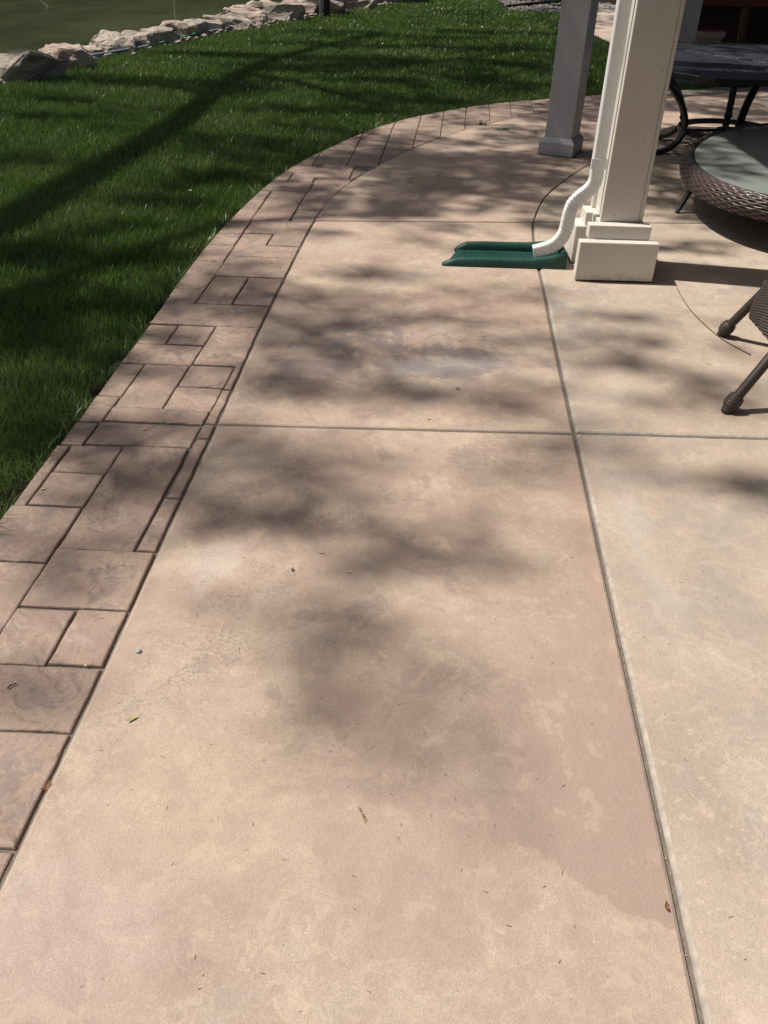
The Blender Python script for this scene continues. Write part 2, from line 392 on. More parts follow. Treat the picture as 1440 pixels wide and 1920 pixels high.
# ------------------------------------------------------------------ plan of the ground
INNER = [(-.87, -.9), (-.82, 0), (-.769, .98), (-.746, 1.36), (-.732, 1.582), (-.712, 2.078), (-.669, 2.906), (-.629, 3.861), (-.588, 4.543), (-.52, 5.589),
         (-.458, 6.086), (-.326, 6.654), (-.10, 7.254), (.162, 7.849), (.579, 8.552), (.867, 8.967), (1.592, 9.716), (2.4, 10.32), (3.4, 10.95), (5, 11.75), (9, 13.0)]
OUTER = [(-1.36, -.9), (-1.31, 0), (-1.285, 1.2), (-1.262, 2.244), (-1.245, 2.539), (-1.218, 2.889), (-1.191, 3.481), (-1.172, 3.871), (-1.163, 4.149), (-1.142, 4.8), (-1.115, 5.094),
         (-1.072, 5.567), (-.968, 6.322), (-.815, 7.091), (-.558, 7.791), (-.213, 8.627), (.31, 9.42), (.897, 10.0), (1.718, 10.55), (2.6, 11.02), (3.6, 11.55), (5, 12.3), (9, 13.6)]
RIGHT = [(.52, -.9), (.572, 0), (.616, .742), (.633, 1.015), (.654, 1.379), (.685, 1.936), (.742, 2.922), (.792, 3.805), (.838, 4.519), (.86, 4.958), (.898, 5.428),
         (.954, 5.84), (1.101, 6.387), (1.318, 6.884), (1.625, 7.458), (2.05, 8.0), (2.415, 8.37), (2.82, 8.665), (3.6, 9.1), (5, 9.7), (9, 10.9)]
def curve(pts): return [(p.x, p.y) for p in catmull([(x, y, 0) for x, y in pts], .06)]
def smooth_curve(cv, k=6):
    n_ = len(cv); out = []
    for i in range(n_):
        h_ = min(k, i, n_ - 1 - i); w_ = cv[i - h_:i + h_ + 1]
        out.append((sum(p[0] for p in w_) / len(w_), sum(p[1] for p in w_) / len(w_)))
    return out
cI, cO, cR = smooth_curve(curve(INNER), 4), smooth_curve(curve(OUTER), 8), curve(RIGHT)
def x_at(cv, y):
    for (x0, y0), (x1, y1) in zip(cv, cv[1:]):
        if y0 <= y <= y1: return x0 + (x1 - x0) * (y - y0) / max(1e-9, y1 - y0)
    return cv[0][0] if y < cv[0][1] else cv[-1][0]
def seg(cv, ya, yb):
    """points of curve between two y values, ends included"""
    out = [(x_at(cv, ya), ya)] + [p for p in cv if ya < p[1] < yb] + [(x_at(cv, yb), yb)]
    return out
def line(a, b, n=16): return [(a[0] + (b[0] - a[0]) * i / n, a[1] + (b[1] - a[1]) * i / n) for i in range(n + 1)]

SHORE = [(-60, 7.6), (-20, 8.2), (-14, 8.6), (-9, 9.2), (-6.2, 9.75), (-4.75, 10.5), (-4.45, 11.4), (-4.2, 12.4), (-3.9, 13.4), (-3.45, 14.5), (-3.15, 15.6), (-2.7, 16.8),
         (-2.4, 17.6), (-1.9, 18.7), (-1.2, 20.6), (-.5, 22.1), (.3, 24.2), (3, 27.5), (8, 29), (60, 31)]
sx = np.array([p[0] for p in SHORE]); sy = np.array([p[1] for p in SHORE])
def shore_y(x): return np.interp(x, sx, sy)
def shore_d(x, y):
    """signed distance-like value, positive in the pond"""
    P = np.stack([np.asarray(x, float), np.asarray(y, float)], -1); best = np.full(P.shape[:-1], 1e9)
    for (ax, ay), (bx, by) in zip(SHORE, SHORE[1:]):
        ab = np.array([bx - ax, by - ay]); t = np.clip(((P - [ax, ay]) @ ab) / (ab @ ab), 0, 1)
        best = np.minimum(best, np.linalg.norm(P - ([ax, ay] + t[..., None] * ab), axis=-1))
    return np.where(P[..., 1] > shore_y(P[..., 0]), best, -best)

# ground sheet: lawn soil, dipping into the pond, reaching the horizon
gx = np.unique(np.concatenate([np.linspace(-900, -24, 14), np.arange(-24, 12, .4), np.linspace(12, 900, 14)]))
gy = np.unique(np.concatenate([np.linspace(-900, -6, 12), np.arange(-6, 40, .4), np.linspace(40, 900, 16)]))
X, Y = np.meshgrid(gx, gy); D = shore_d(X, Y)
far_bank = np.clip((Y - 40) / 16, 0, 1)
Z = -.03 - np.clip(D / .9, 0, 1) * .75 * (1 - far_bank)
Z = np.where(Y > 40, np.maximum(Z, -.03 - .75 * (1 - far_bank)), Z)
nx, ny = len(gx), len(gy)
idx = np.arange(nx * ny).reshape(ny, nx)
F = np.stack([idx[:-1, :-1], idx[:-1, 1:], idx[1:, 1:], idx[1:, :-1]], -1).reshape(-1, 4)
ground = structure(np_mesh('ground', np.stack([X, Y, Z], -1).reshape(-1, 3), F, 'soil', smooth=True))

# pond
w = MB(); w.add([(-70, 7, -.26), (14, 7, -.26), (70, 30, -.26), (70, 52, -.26), (-70, 52, -.26)], [(0, 1, 2, 3, 4)])
structure(w.build('pond_water', 'water', recalc=False))
# wooded hillside over the water (its dark slope is what the pond mirrors)
hx = np.linspace(-90, 90, 110); hy = np.linspace(44, 90, 30); HX, HY = np.meshgrid(hx, hy)
HZ = np.clip((HY - 44) / 9, 0, 1) * 9 + np.clip((HY - 53) / 37, 0, 1) * 12 + rng.normal(0, .9, HX.shape) * np.clip((HY - 44) / 6, 0, 1) - .5
hi = np.arange(HX.size).reshape(HX.shape)
structure(np_mesh('hillside', np.stack([HX + rng.normal(0, .3, HX.shape), HY, HZ], -1).reshape(-1, 3), np.stack([hi[:-1, :-1], hi[:-1, 1:], hi[1:, 1:], hi[1:, :-1]], -1).reshape(-1, 4), 'hill_green'))

# ------------------------------------------------------------------ walkway: bed, slabs, stamped border
bed = MB()
bp = [(x + .016, y - .004) for x, y in seg(cO, -.8, 13.5)] + [(9, 16), (9, -.8)]
bed.prism(bp, -.10, -.0105)
walkway = structure(bed.build('walkway', 'joint_fill'))

def resample(poly, step, jit):
    out = []
    n = len(poly)
    for i in range(n):
        a = Vector((*poly[i], 0)); b = Vector((*poly[(i + 1) % n], 0)); d = (b - a).length
        kk = max(1, int(round(d / step)))
        for j in range(kk):
            p = a.lerp(b, j / kk)
            if j: 
                nrm = Vector((-(b - a).y, (b - a).x, 0)).normalized(); p = p + nrm * random.gauss(0, jit)
            out.append((p.x, p.y))
    return out
def area2(poly): return sum(poly[i][0] * poly[(i + 1) % len(poly)][1] - poly[(i + 1) % len(poly)][0] * poly[i][1] for i in range(len(poly)))
def inset(poly, d):
    n = len(poly); out = []
    for i in range(n):
        a, b, c = poly[i - 1], poly[i], poly[(i + 1) % n]
        e1 = Vector((b[0] - a[0], b[1] - a[1])); e2 = Vector((c[0] - b[0], c[1] - b[1]))
        if e1.length < 1e-7 or e2.length < 1e-7: out.append(b); continue
        e1.normalize(); e2.normalize()
        n1 = Vector((-e1.y, e1.x)); n2 = Vector((-e2.y, e2.x)); s = n1 + n2
        k = d / max(.35, (1 + n1.dot(n2)))
        out.append((b[0] + s.x * k, b[1] + s.y * k))
    return out
def dedupe(poly, eps=1e-3):
    out = []
    for p in poly:
        if not out or math.hypot(p[0] - out[-1][0], p[1] - out[-1][1]) > eps: out.append(p)
    if math.hypot(out[0][0] - out[-1][0], out[0][1] - out[-1][1]) < eps: out.pop()
    return out
def paved(name, poly, gap, top, bev, mats, step, jit, parent, depth=.09, tilt=(0, 0)):
    poly = dedupe(poly, min(.03, gap * 2))
    if area2(poly) < 0: poly = poly[::-1]
    poly = dedupe(resample(inset(poly, gap / 2), step, jit))
    n = len(poly); b = MB()
    cx = sum(p[0] for p in poly) / n; cy = sum(p[1] for p in poly) / n
    zt = lambda x, y: top + (x - cx) * tilt[0] + (y - cy) * tilt[1]
    rings = []
    for off, dz in ((0, -depth), (0, -bev), (bev * .3, -bev * .35), (bev, 0)):
        rings.append([(x, y, zt(x, y) + dz) for x, y in (inset(poly, off) if off else poly)])
    vs = [v for r in rings for v in r]; b.cur = 1 if len(mats) > 1 else 0
    b.add(vs, [(r * n + i, r * n + (i + 1) % n, (r + 1) * n + (i + 1) % n, (r + 1) * n + i) for r in range(3) for i in range(n)])
    b.cur = 0; b.f.append([3 * n + i for i in range(n)]); b.mi.append(0)
    return b.build(name, mats if len(mats) > 1 else mats[0], parent, recalc=False)

Y1 = 2.915
def cross2(x): return 5.635 + (x + .52) * .078
W = 'concrete_walk'; P = 'concrete_patio'
slab = lambda poly, mats, top=0., gap=.011, bev=.010: paved('concrete_slab', poly, gap, top, bev, mats, .09, .0012, walkway)
slab(seg(cR, -.8, Y1) + line((.742, Y1 + .004), (-.669, Y1 - .008))[1:] + seg(cI, -.8, Y1 - .008)[::-1], [W, 'worn_edge_tan'], .0)
ya, yb = cross2(-.52), cross2(.94)
slab(seg(cR, Y1 + .004, yb) + line((x_at(cR, yb), yb), (x_at(cI, ya), ya))[1:] + seg(cI, Y1 - .008, ya)[::-1], [W, 'worn_edge_tan'], -.001, .013, .009)
yj, yk = 8.967, 7.86
slab(seg(cR, yb, yk) + line((x_at(cR, yk), yk), (x_at(cI, yj), yj))[1:] + seg(cI, ya, yj)[::-1], [W, 'worn_edge_tan'], .0, .006, .003)
slab(seg(cR, yk, 10.9) + seg(cI, yj, 13.0)[::-1], [W, 'worn_edge_tan'], .0, .010, .005)
slab([(3.2, -.8), (3.2, Y1 + .006)] + line((3.2, Y1 + .012), (x_at(cR, Y1), Y1 + .004))[1:] + seg(cR, -.8, Y1)[::-1], [P, 'worn_edge'], .004, .010, .010)
yr = cross2(3.2)
slab([(3.2, Y1 + .012), (3.2, yr)] + line((3.2, yr), (x_at(cR, yb), yb))[1:] + seg(cR, Y1 + .004, yb)[::-1], [P, 'worn_edge'], .002, .013, .011)
slab([(3.2, yr), (3.2, 8.89)] + seg(cR, yb, 8.89)[::-1], [P, 'worn_edge'], .001, .012, .009)
slab([(9, -.8), (9, yr + .5), (3.2, yr), (3.2, -.8)], [P, 'worn_edge'], .002, .012, .009)
slab([(9, yr + .5), (9, 10.9)] + seg(cR, 8.89, 10.9)[::-1] + [(3.2, yr)], [P, 'worn_edge'], .002, .012, .009)
far_patio = MB(); far_patio.prism([(3.9, 12.0), (5, 12.45), (9, 13.8), (9, 24), (4.75, 24), (4.0, 20.5), (3.5, 17.6), (3.6, 16.2), (4.1, 14.4)], -.10, -.004)
structure(far_patio.build('rear_path', 'concrete_patio', bevel=.01))

# stamped border: rectangles of the stamp pattern, cut by the two curves
def clip_half(poly, px, py, nx_, ny_):
    out = []
    for i in range(len(poly)):
        a, b = poly[i], poly[(i + 1) % len(poly)]
        da = (a[0] - px) * nx_ + (a[1] - py) * ny_; db = (b[0] - px) * nx_ + (b[1] - py) * ny_
        if da >= 0: out.append(a)
        if (da >= 0) != (db >= 0):
            t = da / (da - db); out.append((a[0] + (b[0] - a[0]) * t, a[1] + (b[1] - a[1]) * t))
    return out
SL = .07
def nearest_i(cv, p): return min(range(len(cv)), key=lambda i: (cv[i][0] - p[0]) ** 2 + (cv[i][1] - p[1]) ** 2)
def stone(x0, x1, y0, y1):
    """x0/x1 are taken at mid height of the row; None = run to the curve"""
    ym = (y0 + y1) / 2
    xa = x0 if x0 is not None else -3.0
    xb = x1 if x1 is not None else 6.0
    if x1 is None: xb = x_at(cI, y1) + .25
    if x0 is None: xa = x_at(cO, y0) - .25
    q = [(xa + (y0 - ym) * SL, y0 + (xb - xa) * .014), (xb + (y0 - ym) * SL, y0 - (xb - xa) * .014), (xb + (y1 - ym) * SL, y1 - (xb - xa) * .014), (xa + (y1 - ym) * SL, y1 + (xb - xa) * .014)]
    cen = (sum(p[0] for p in q) / 4, sum(p[1] for p in q) / 4)
    i = nearest_i(cO, cen)                              # the outer side is convex: clip by every nearby tangent
    for j in range(max(0, i - 12), min(len(cO) - 1, i + 12)):
        a, b = cO[j], cO[j + 1]; q = clip_half(q, a[0], a[1], b[1] - a[1], -(b[0] - a[0]))
        if len(q) < 3: return
    cen = (sum(p[0] for p in q) / len(q), sum(p[1] for p in q) / len(q))
    hits = [p for p in cI if min(v[0] for v in q) - .02 <= p[0] <= max(v[0] for v in q) + .02 and min(v[1] for v in q) - .02 <= p[1] <= max(v[1] for v in q) + .02]
    i = nearest_i(cI, hits[len(hits) // 2] if hits else cen)
    a, b = (hits[0], hits[-1]) if len(hits) > 1 else (cI[max(0, i - 1)], cI[min(len(cI) - 1, i + 1)])
    q = clip_half(q, a[0], a[1], -(b[1] - a[1]), b[0] - a[0])
    q = dedupe(q, .004) if len(q) > 2 else q
    if len(q) < 3 or abs(area2(q)) < .0016: return
    near = cen[1] < 4.3
    paved('border_stone', q, .0068 if near else .009, random.uniform(-.0025, .001), .0055, ['stamped_stone'], .045 if near else .09, .0010 if near else .0008, walkway, .03, (random.gauss(0, .004), random.gauss(0, .004)))
v4 = lambda y: -1.024 + (y - 2.098) * .072; b6 = lambda y: -.974 + (y - 4.551) * .05; b2 = lambda y: -.874 + (y - 3.427) * .083
S = [(-1.13, None, .72, 1.052), (-1.10, None, 1.052, 1.368), (None, -1.10, .8, 1.40), (-1.085, None, 1.368, 1.588), (v4(1.7), -.878, 1.588, 1.812), (-.878, None, 1.588, 1.812),
     (v4(1.95), None, 1.812, 2.088), (None, v4(1.8), 1.40, 1.70), (None, v4(1.9), 1.70, 2.025), (None, v4(2.17), 2.025, 2.322), (v4(2.4), -.757, 2.088, 2.722),
     (-.765, None, 2.088, 2.383), (-.735, None, 2.383, 2.79), (-.722, None, 2.79, 2.90), (-1.196, v4(2.42), 2.322, 2.527), (-1.181, v4(2.63), 2.527, 2.715), (None, -1.19, 2.322, 2.715),
     (-1.129, -.727, 2.727, 2.895), (None, -1.129, 2.72, 2.895), (-1.112, -.715, 2.905, 3.022), (None, -1.108, 2.905, 3.124), (None, -1.087, 3.124, 3.43), (-.708, None, 2.905, 3.20), (-.685, None, 3.20, 3.48),
     (-1.091, b2(3.22), 3.022, 3.428), (b2(3.1), -.70, 3.015, 3.218), (b2(3.32), -.685, 3.218, 3.426), (None, b2(3.53), 3.432, 3.642), (b2(3.65), None, 3.428, 3.862), (None, -1.029, 3.646, 3.865),
     (-1.029, b2(3.75), 3.642, 3.862), (None, None, 3.866, 4.143), (None, b6(4.47), 4.147, 4.80), (b6(4.35), -.797, 4.143, 4.547), (-.797, None, 4.143, 4.545), (b6(4.7), None, 4.549, 4.881), (None, b6(4.95), 4.80, 5.095),
     (b6(5.0), None, 4.883, 5.096), (None, b6(5.2), 5.096, 5.315), (b6(5.2), -.752, 5.099, 5.325), (-.752, None, 5.102, 5.335), (None, b6(5.45), 5.317, 5.575), (b6(5.45), None, 5.328, 5.60),
     (None, b6(5.72), 5.577, 5.865), (None, b6(5.98), 5.866, 6.10), (None, b6(6.2), 6.101, 6.33), (b6(5.95), -.65, 5.60, 6.335), (-.655, None, 5.605, 5.877), (-.64, None, 5.878, 6.432),
     (None, -.61, 6.337, 6.60), (None, -.79, 6.602, 6.875), (-.79, -.60, 6.602, 6.875), (-.60, -.33, 6.434, 6.72), (-.60, -.33, 6.722, 7.145), (-.33, None, 6.65, 6.9), (None, -.575, 6.877, 7.12)]
for s_ in S: stone(*s_)
cols = [-.85, -.585, -.31, -.062, .175, .40, .625, .87, 1.10, 1.34, 1.58, 1.82, 2.06, 2.3, 2.55, 2.8]      # x at y about 8.2, spaced like the stamp
for i, (xa, xb) in enumerate(zip(cols, cols[1:])):
    y = {0: 7.12, 1: 7.147, 2: 7.147}.get(i, 7.0 + i * .02)
    while y < 12.2:
        hgt = random.choice([.22, .27, .45, .5])
        xm = lambda x: x + SL * (y + hgt / 2 - 8.2)
        stone(xm(xa), xm(xb), y, y + hgt); y += hgt
print('border stones', len([o for o in C.objects if o.name.startswith('border_stone')]))

# ------------------------------------------------------------------ grass
def blades(P_, h, wd, seed, lean=.35):
    g = np.random.default_rng(seed); n = len(P_)
    a = g.uniform(0, 2 * np.pi, n); la = g.uniform(0, 2 * np.pi, n)
    hh = h * g.uniform(.55, 1.25, n); ww = wd * g.uniform(.7, 1.3, n); ln = hh * lean * np.abs(g.normal(1, .6, n))
    d = np.stack([np.cos(a), np.sin(a), np.zeros(n)], 1) * ww[:, None] / 2
    l = np.stack([np.cos(la), np.sin(la), np.zeros(n)], 1) * ln[:, None]
    up = np.array([0, 0, 1.]) * hh[:, None]
    V = np.stack([P_ - d, P_ + d, P_ + l * .35 + up * .55 + d * .8, P_ + l * .35 + up * .55 - d * .8, P_ + l + up * .93], 1)
    return V.reshape(-1, 3), n
cOa = np.array(cO)
def off_border(x, y): 
    xo = np.interp(y, cOa[:, 1], cOa[:, 0]); slope = np.interp(y, cOa[1:, 1], np.diff(cOa[:, 0]) / np.maximum(1e-3, np.diff(cOa[:, 1])))
    return (xo - x) / np.sqrt(1 + slope ** 2)
def frame_x(y):  # lawn shown in the photograph, with a margin
    return -0.47 * y - .75
def scatter(y0, y1, dens, xmax=6.5):
    x0 = frame_x(y1); n = int((xmax - x0) * (y1 - y0) * dens)
    x = rng.uniform(x0, xmax, n); y = rng.uniform(y0, y1, n)
    d = off_border(x, y) - .018 - .014 * np.sin(y * 9) * np.sin(y * 23 + 2)
    patch = (np.sin(x * 3.1 + 1.3 * np.sin(y * 2.3)) * np.sin(y * 2.7 + 1.1 * np.sin(x * 1.9)) * .25 + .85)
    keep = (x > frame_x(y)) & (d > 0) & (rng.uniform(0, 1, n) < np.clip(d / .05, .25, 1)) & (shore_d(x, y) < -.18) & (rng.uniform(0, 1, n) < patch)
    keep &= ~((y > 14) & (x > 3.45)) & ~((x > 2.35) & (y > 21.6))
    x, y, d = x[keep], y[keep], d[keep]
    return np.stack([x, y, np.full(len(x), -.034)], 1)
Vs, n0 = [], 0
for i, (y0, y1, dens, h, wd) in enumerate([(1.0, 2.6, 17000, .060, .0038), (2.6, 4.4, 15000, .060, .0038), (4.4, 7, 10500, .060, .0044), (7, 10.5, 6000, .060, .0058), (10.5, 15, 3400, .062, .0085), (15, 27, 1500, .068, .013)]):
    V, n = blades(scatter(y0, y1, dens), h, wd, 50 + i); Vs.append(V); n0 += n
ne = 5200; ye = 1.2 + 9.5 * rng.uniform(0, 1, ne) ** 1.5; off_ = np.abs(rng.normal(0, .016, ne)) + .004
ye = ye[(np.sin(ye * 7.3) + np.sin(ye * 17.1 + 1) + rng.normal(0, .8, ne)) > -.2]; off_ = off_[:len(ye)]
V, n = blades(np.stack([np.interp(ye, cOa[:, 1], cOa[:, 0]) - off_, ye, np.full(len(ye), -.034)], 1), .062, .0042, 91, 1.0); Vs.append(V); n0 += n
V = np.concatenate(Vs); b0 = np.arange(n0) * 5
F = np.concatenate([np.stack([b0, b0 + 1, b0 + 2], 1), np.stack([b0, b0 + 2, b0 + 3], 1), np.stack([b0 + 3, b0 + 2, b0 + 4], 1)])
lawn = np_mesh('lawn_grass', V, F, 'grass'); lawn['kind'] = 'stuff'; tag(lawn, 'dark green mown lawn between the stamped border and the pond', 'grass')
print('blades', n0)
# lawn sheet further out, outside the picture
far_l = MB()
def tuft(name, x, y, n, h, label):
    pts = np.stack([rng.normal(x, .022, n), rng.normal(y, .014, n), np.full(n, -.012)], 1); V, k_ = blades(pts, h, .005, int(x * 100) + 5, .9); b = np.arange(k_) * 5
    F = np.concatenate([np.stack([b, b + 1, b + 2], 1), np.stack([b, b + 2, b + 3], 1), np.stack([b + 3, b + 2, b + 4], 1)])
    o = np_mesh(name, V, F, 'grass'); o['kind'] = 'stuff'; return tag(o, label, 'grass tuft')
g1 = ground_at(903, 234); tuft('grass_tuft', g1.x, g1.y, 60, .06, 'small green grass tuft growing in the curved border joint')
g1 = ground_at(948, 243); tuft('grass_tuft', g1.x, g1.y, 50, .035, 'low grass tuft in the cross joint left of the grey column')
g1 = ground_at(1003, 251); tuft('grass_tuft', g1.x, g1.y, 30, .045, 'tiny grass tuft in the cross joint nearest the grey column')

# ------------------------------------------------------------------ cream column with stepped base
CB = thing('porch_column', (1.24, 4.86, 0), 'cream painted square column on a stepped base beside the downspout', 'column')
base = MB()
base.box(1.022, 1.455, 4.632, 4.70, .012, .222)
base.build('base_board', 'cream_paint', CB, bevel=.006, seg=2)['label'] = 'wide front board of the stepped base'
b_ = MB(); b_.box(1.072, 1.412, 4.692, 4.762, .2221, .296); b_.build('base_board', 'cream_paint', CB, bevel=.005, seg=2)
b_ = MB(); b_.box(1.048, 1.43, 4.925, 5.095, .012, .222); b_.build('base_board', 'cream_paint', CB, bevel=.006, seg=2)
b_ = MB(); b_.box(1.098, 1.405, 4.94, 5.085, .2221, .296); b_.build('base_board', 'cream_paint', CB, bevel=.005, seg=2)
b_ = MB(); b_.box(1.125, 1.40, 4.701, 4.924, .012, .2205); b_.build('base_core', 'cream_paint', CB)
b_ = MB(); b_.box(1.135, 1.385, 4.763, 4.939, .2211, .2945); b_.build('base_core', 'cream_paint', CB)
sh = MB(); sh.box(1.142, 1.352, 4.770, 4.802, .2965, 2.7); sh.build('shaft_board', 'cream_paint', CB, bevel=.003)
sh = MB(); sh.box(1.3535, 1.376, 4.774, 4.802, .2965, 2.7); sh.build('corner_trim', 'cream_paint', CB, bevel=.003)
sh = MB(); sh.box(1.165, 1.362, 4.8025, 5.03, .30, 2.7); sh.build('shaft', 'cream_paint', CB)
sh = MB(); sh.box(1.142, 1.376, 5.0305, 5.062, .2965, 2.7); sh.build('shaft_board', 'cream_paint', CB, bevel=.003)

# ------------------------------------------------------------------ downspout
DS = thing('downspout', (1.108, 4.9, .07), 'white metal downspout with corrugated elbows running down the cream column', 'downspout')
def rrect(a, b, r=.012):
    out = []
    for cx, cy, s in ((a - r, b - r, 0), (-a + r, b - r, 90), (-a + r, -b + r, 180), (a - r, -b + r, 270)):
        out += [(cx + r * math.cos(R(s + t)), cy + r * math.sin(R(s + t))) for t in (0, 30, 60, 90)]
    return out
prof = rrect(.036, .028)
DY = 4.895
pipe = MB(); pipe.sweep([(1.108, DY, z) for z in (2.68, 1.2, .62, .50)], [(a * .97, b * .97) for a, b in prof], up=(0, 1, 0)); pipe.build('pipe', 'white_metal', DS, smooth=False)
clipm = MB(); clipm.box(1.066, 1.15, 4.863, 4.866, .545, .60); STRAP = clipm.build('strap', 'white_metal', DS, bevel=.001)
sc_ = MB(); sc_.lathe([(.0, .0), (.006, .0), (.006, .004), (.0, .004)], (1.105, 4.862, .575), 10); sc_.build('screw', 'stone_chip', STRAP)
sc_ = MB(); sc_.lathe([(.0, .0), (.005, .0), (.005, .004), (.0, .004)], (1.074, 4.868, .548), 10); sc_.build('screw', 'debris_dark', STRAP)
def elbow(pts, ribs, name):
    pts = [Vector(p) for p in catmull(pts, .0035)]
    ln = len(pts); scl = []
    for i in range(ln):
        s = 1.0
        for (a, b, n_) in ribs:
            t = i / (ln - 1)
            if a <= t <= b:
                ph = ((t - a) / (b - a) * n_) % 1.0; s = 1.0 - (.10 if ph < .28 else 0)
        scl.append(s)
    if name == 'lower_elbow': scl = [v * 1.025 for v in scl]
    e = MB(); e.sweep(pts, prof, up=(0, 1, 0), scales=scl); e.build(name, 'white_metal', DS)
elbow([(1.108, DY, .535), (1.108, DY, .49), (1.098, DY, .452), (1.066, DY, .415), (1.028, DY, .382), (1.002, DY, .345), (.993, DY, .30), (.990, DY, .262)], [(.13, .38, 5), (.52, .80, 5)], 'upper_elbow')
elbow([(.990, DY, .272), (.988, DY, .235), (.982, DY, .195), (.966, DY, .158), (.938, DY, .125), (.905, DY, .103), (.870, DY, .090), (.818, DY, .074)], [(.20, .74, 9)], 'lower_elbow')

# ------------------------------------------------------------------ splash block
SB = thing('splash_block', (.65, 4.98, 0), 'green plastic splash block on the walkway under the downspout', 'splash block')
fl = MB(); fl.prism([(.318, 4.855), (.985, 4.855), (.985, 5.10), (.395, 5.10)], .004, .014); TRAY = fl.build('tray', 'green_plastic', SB, bevel=.003)
def side_wall(y, s):
    """hollow rounded wall, ramping down to the open left end"""
    b = MB(); hq = .88 if y < 5 else 1.06
    st = [(.290, .005, .015), (.330, .032 * hq, .016), (.375, .050 * hq, .017), (.50, .054 * hq, .017), (.80, .056 * hq, .018), (.93, .072, .020), (1.0, .092, .020)]
    n = 9; vs = []
    for (x, h, wd_) in st:
        if y > 5: x = x + .085 * max(0, 1 - (x - .29) / .6)
        for k_ in range(n):
            t = k_ / (n - 1); a = math.pi * t
            yy = y - s * (wd_ * 1.5 * math.cos(a)) ; zz = .003 + h * min(1, math.sin(a) ** .6)
            vs.append((x, yy, zz))
    fs = [(i * n + j, i * n + j + 1, (i + 1) * n + j + 1, (i + 1) * n + j) for i in range(len(st) - 1) for j in range(n - 1)]
    fs += [list(range(n)), [(len(st) - 1) * n + j for j in range(n)][::-1]]
    b.add(vs, fs); return b
side_wall(4.850, 1).build('side_wall', 'green_plastic', SB, smooth=True)
side_wall(5.112, 1).build('side_wall', 'green_plastic', SB, smooth=True)
bw = MB(); bw.sweep([(.985, y, .055) for y in (4.84, 4.9, 5.0, 5.06, 5.125)], [(-.020, -.05), (.026, -.05), (.020, .036), (.012, .046), (-.004, .048), (-.016, .036)], cap=True); bw.build('back_wall', 'green_plastic', SB, bevel=.004, seg=2)
for i in range(16):
    x = .395 + i * .034
    rb = MB(); rb.box(x, x + .006, 4.90, 5.065, .0141, .0165, rot=R(-34), piv=(x, 4.98)); rb.build('rib', 'green_plastic', TRAY)

# ------------------------------------------------------------------ grey column
GC = thing('porch_column', (1.43, 7.84, 0), 'grey shaded square column on a low plinth beside the lawn', 'column')
A = R(-24)
b_ = MB(); b_.box(1.43 - .150, 1.43 + .150, 7.84 - .175, 7.84 + .175, 0.006, .105, rot=A); b_.build('plinth', 'grey_paint', GC, bevel=.003)
def frustum(cx, cy, a0, b0_, a1, b1_, z0, z1, rot):
    vs = []
    for (a, b, z) in ((a0, b0_, z0), (a1, b1_, z1)):
        for sx_, sy_ in ((-1, -1), (1, -1), (1, 1), (-1, 1)):
            x, y = sx_ * a, sy_ * b; vs.append((cx + x * math.cos(rot) - y * math.sin(rot), cy + x * math.sin(rot) + y * math.cos(rot), z))
    return MB().add(vs, [(3, 2, 1, 0), (4, 5, 6, 7), (0, 1, 5, 4), (1, 2, 6, 5), (2, 3, 7, 6), (3, 0, 4, 7)])
frustum(1.43, 7.84, .149, .174, .122, .145, .1055, .143, A).build('plinth_cap', 'grey_paint', GC)
frustum(1.43, 7.84, .116, .138, .116, .138, .1435, 2.9, A).build('shaft', 'grey_paint', GC, bevel=.003)
# third column, the shade on it put into its paint
TC = thing('porch_column', (3.56, 12.15, 0), 'grey column with deep shade in its paint behind the dark slatted table', 'column')
b_ = MB(); b_.box(3.33, 3.80, 11.9, 12.37, 0, .225); b_.build('plinth', 'shaded_grey_paint', TC, bevel=.004)
b_ = MB(); b_.box(3.36, 3.77, 11.93, 12.34, .2255, .28); b_.build('plinth_cap', 'shaded_grey_paint', TC, bevel=.004)
b_ = MB(); b_.box(3.41, 3.665, 12.0, 12.27, .2805, 2.6); b_.build('shaft', 'shaded_grey_paint', TC, bevel=.004)

# ------------------------------------------------------------------ balcony over the patio (its edge draws the straight shadow line)
BD = thing('balcony', (2.5, 3, 2.7), 'timber balcony deck carried by the porch columns above the patio', 'balcony')
b_ = MB(); b_.box(1.075, 6.6, -2.0, 7.55, 2.74, 2.90); b_.build('deck', 'deck_wood', BD, bevel=.01)
b_ = MB(); b_.box(1.01, 1.074, -2.0, 7.55, 2.62, 2.98); b_.build('fascia', 'cream_paint', BD, bevel=.004)
b_ = MB(); b_.box(1.12, 1.40, -1.9, 7.5, 2.701, 2.738); b_.build('beam', 'cream_paint', BD, bevel=.004)

# ------------------------------------------------------------------ wicker table with glass top
TH = R(60); TCX, TCY, TA, TB = 3.0, 6.36, 1.32, .83
WT = thing('wicker_table', (TCX, TCY, 0), 'low oval wicker coffee table with a grey green glass top', 'table')
def ell(t, off=0):
    x, y = (TA + off) * math.cos(t), (TB + off) * math.sin(t)
    return TCX + x * math.cos(TH) - y * math.sin(TH), TCY + x * math.sin(TH) + y * math.cos(TH)
NE = 160
gl = MB(); gp_ = [ell(2 * math.pi * i / NE) for i in range(NE)]
n = NE
vs = [(*p, .322) for p in gp_] + [(*p, .330) for p in gp_] + [(*ell(2 * math.pi * i / NE, -.004), .333) for i in range(NE)]
gl.cur = 1; gl.add(vs, [(r * n + i, r * n + (i + 1) % n, (r + 1) * n + (i + 1) % n, (r + 1) * n + i) for r in (0, 1) for i in range(n)])
gl.cur = 0; gl.f.append([2 * n + i for i in range(n)]); gl.mi.append(0)
gl.cur = 1; gl.f.append(list(range(n))[::-1]); gl.mi.append(1)
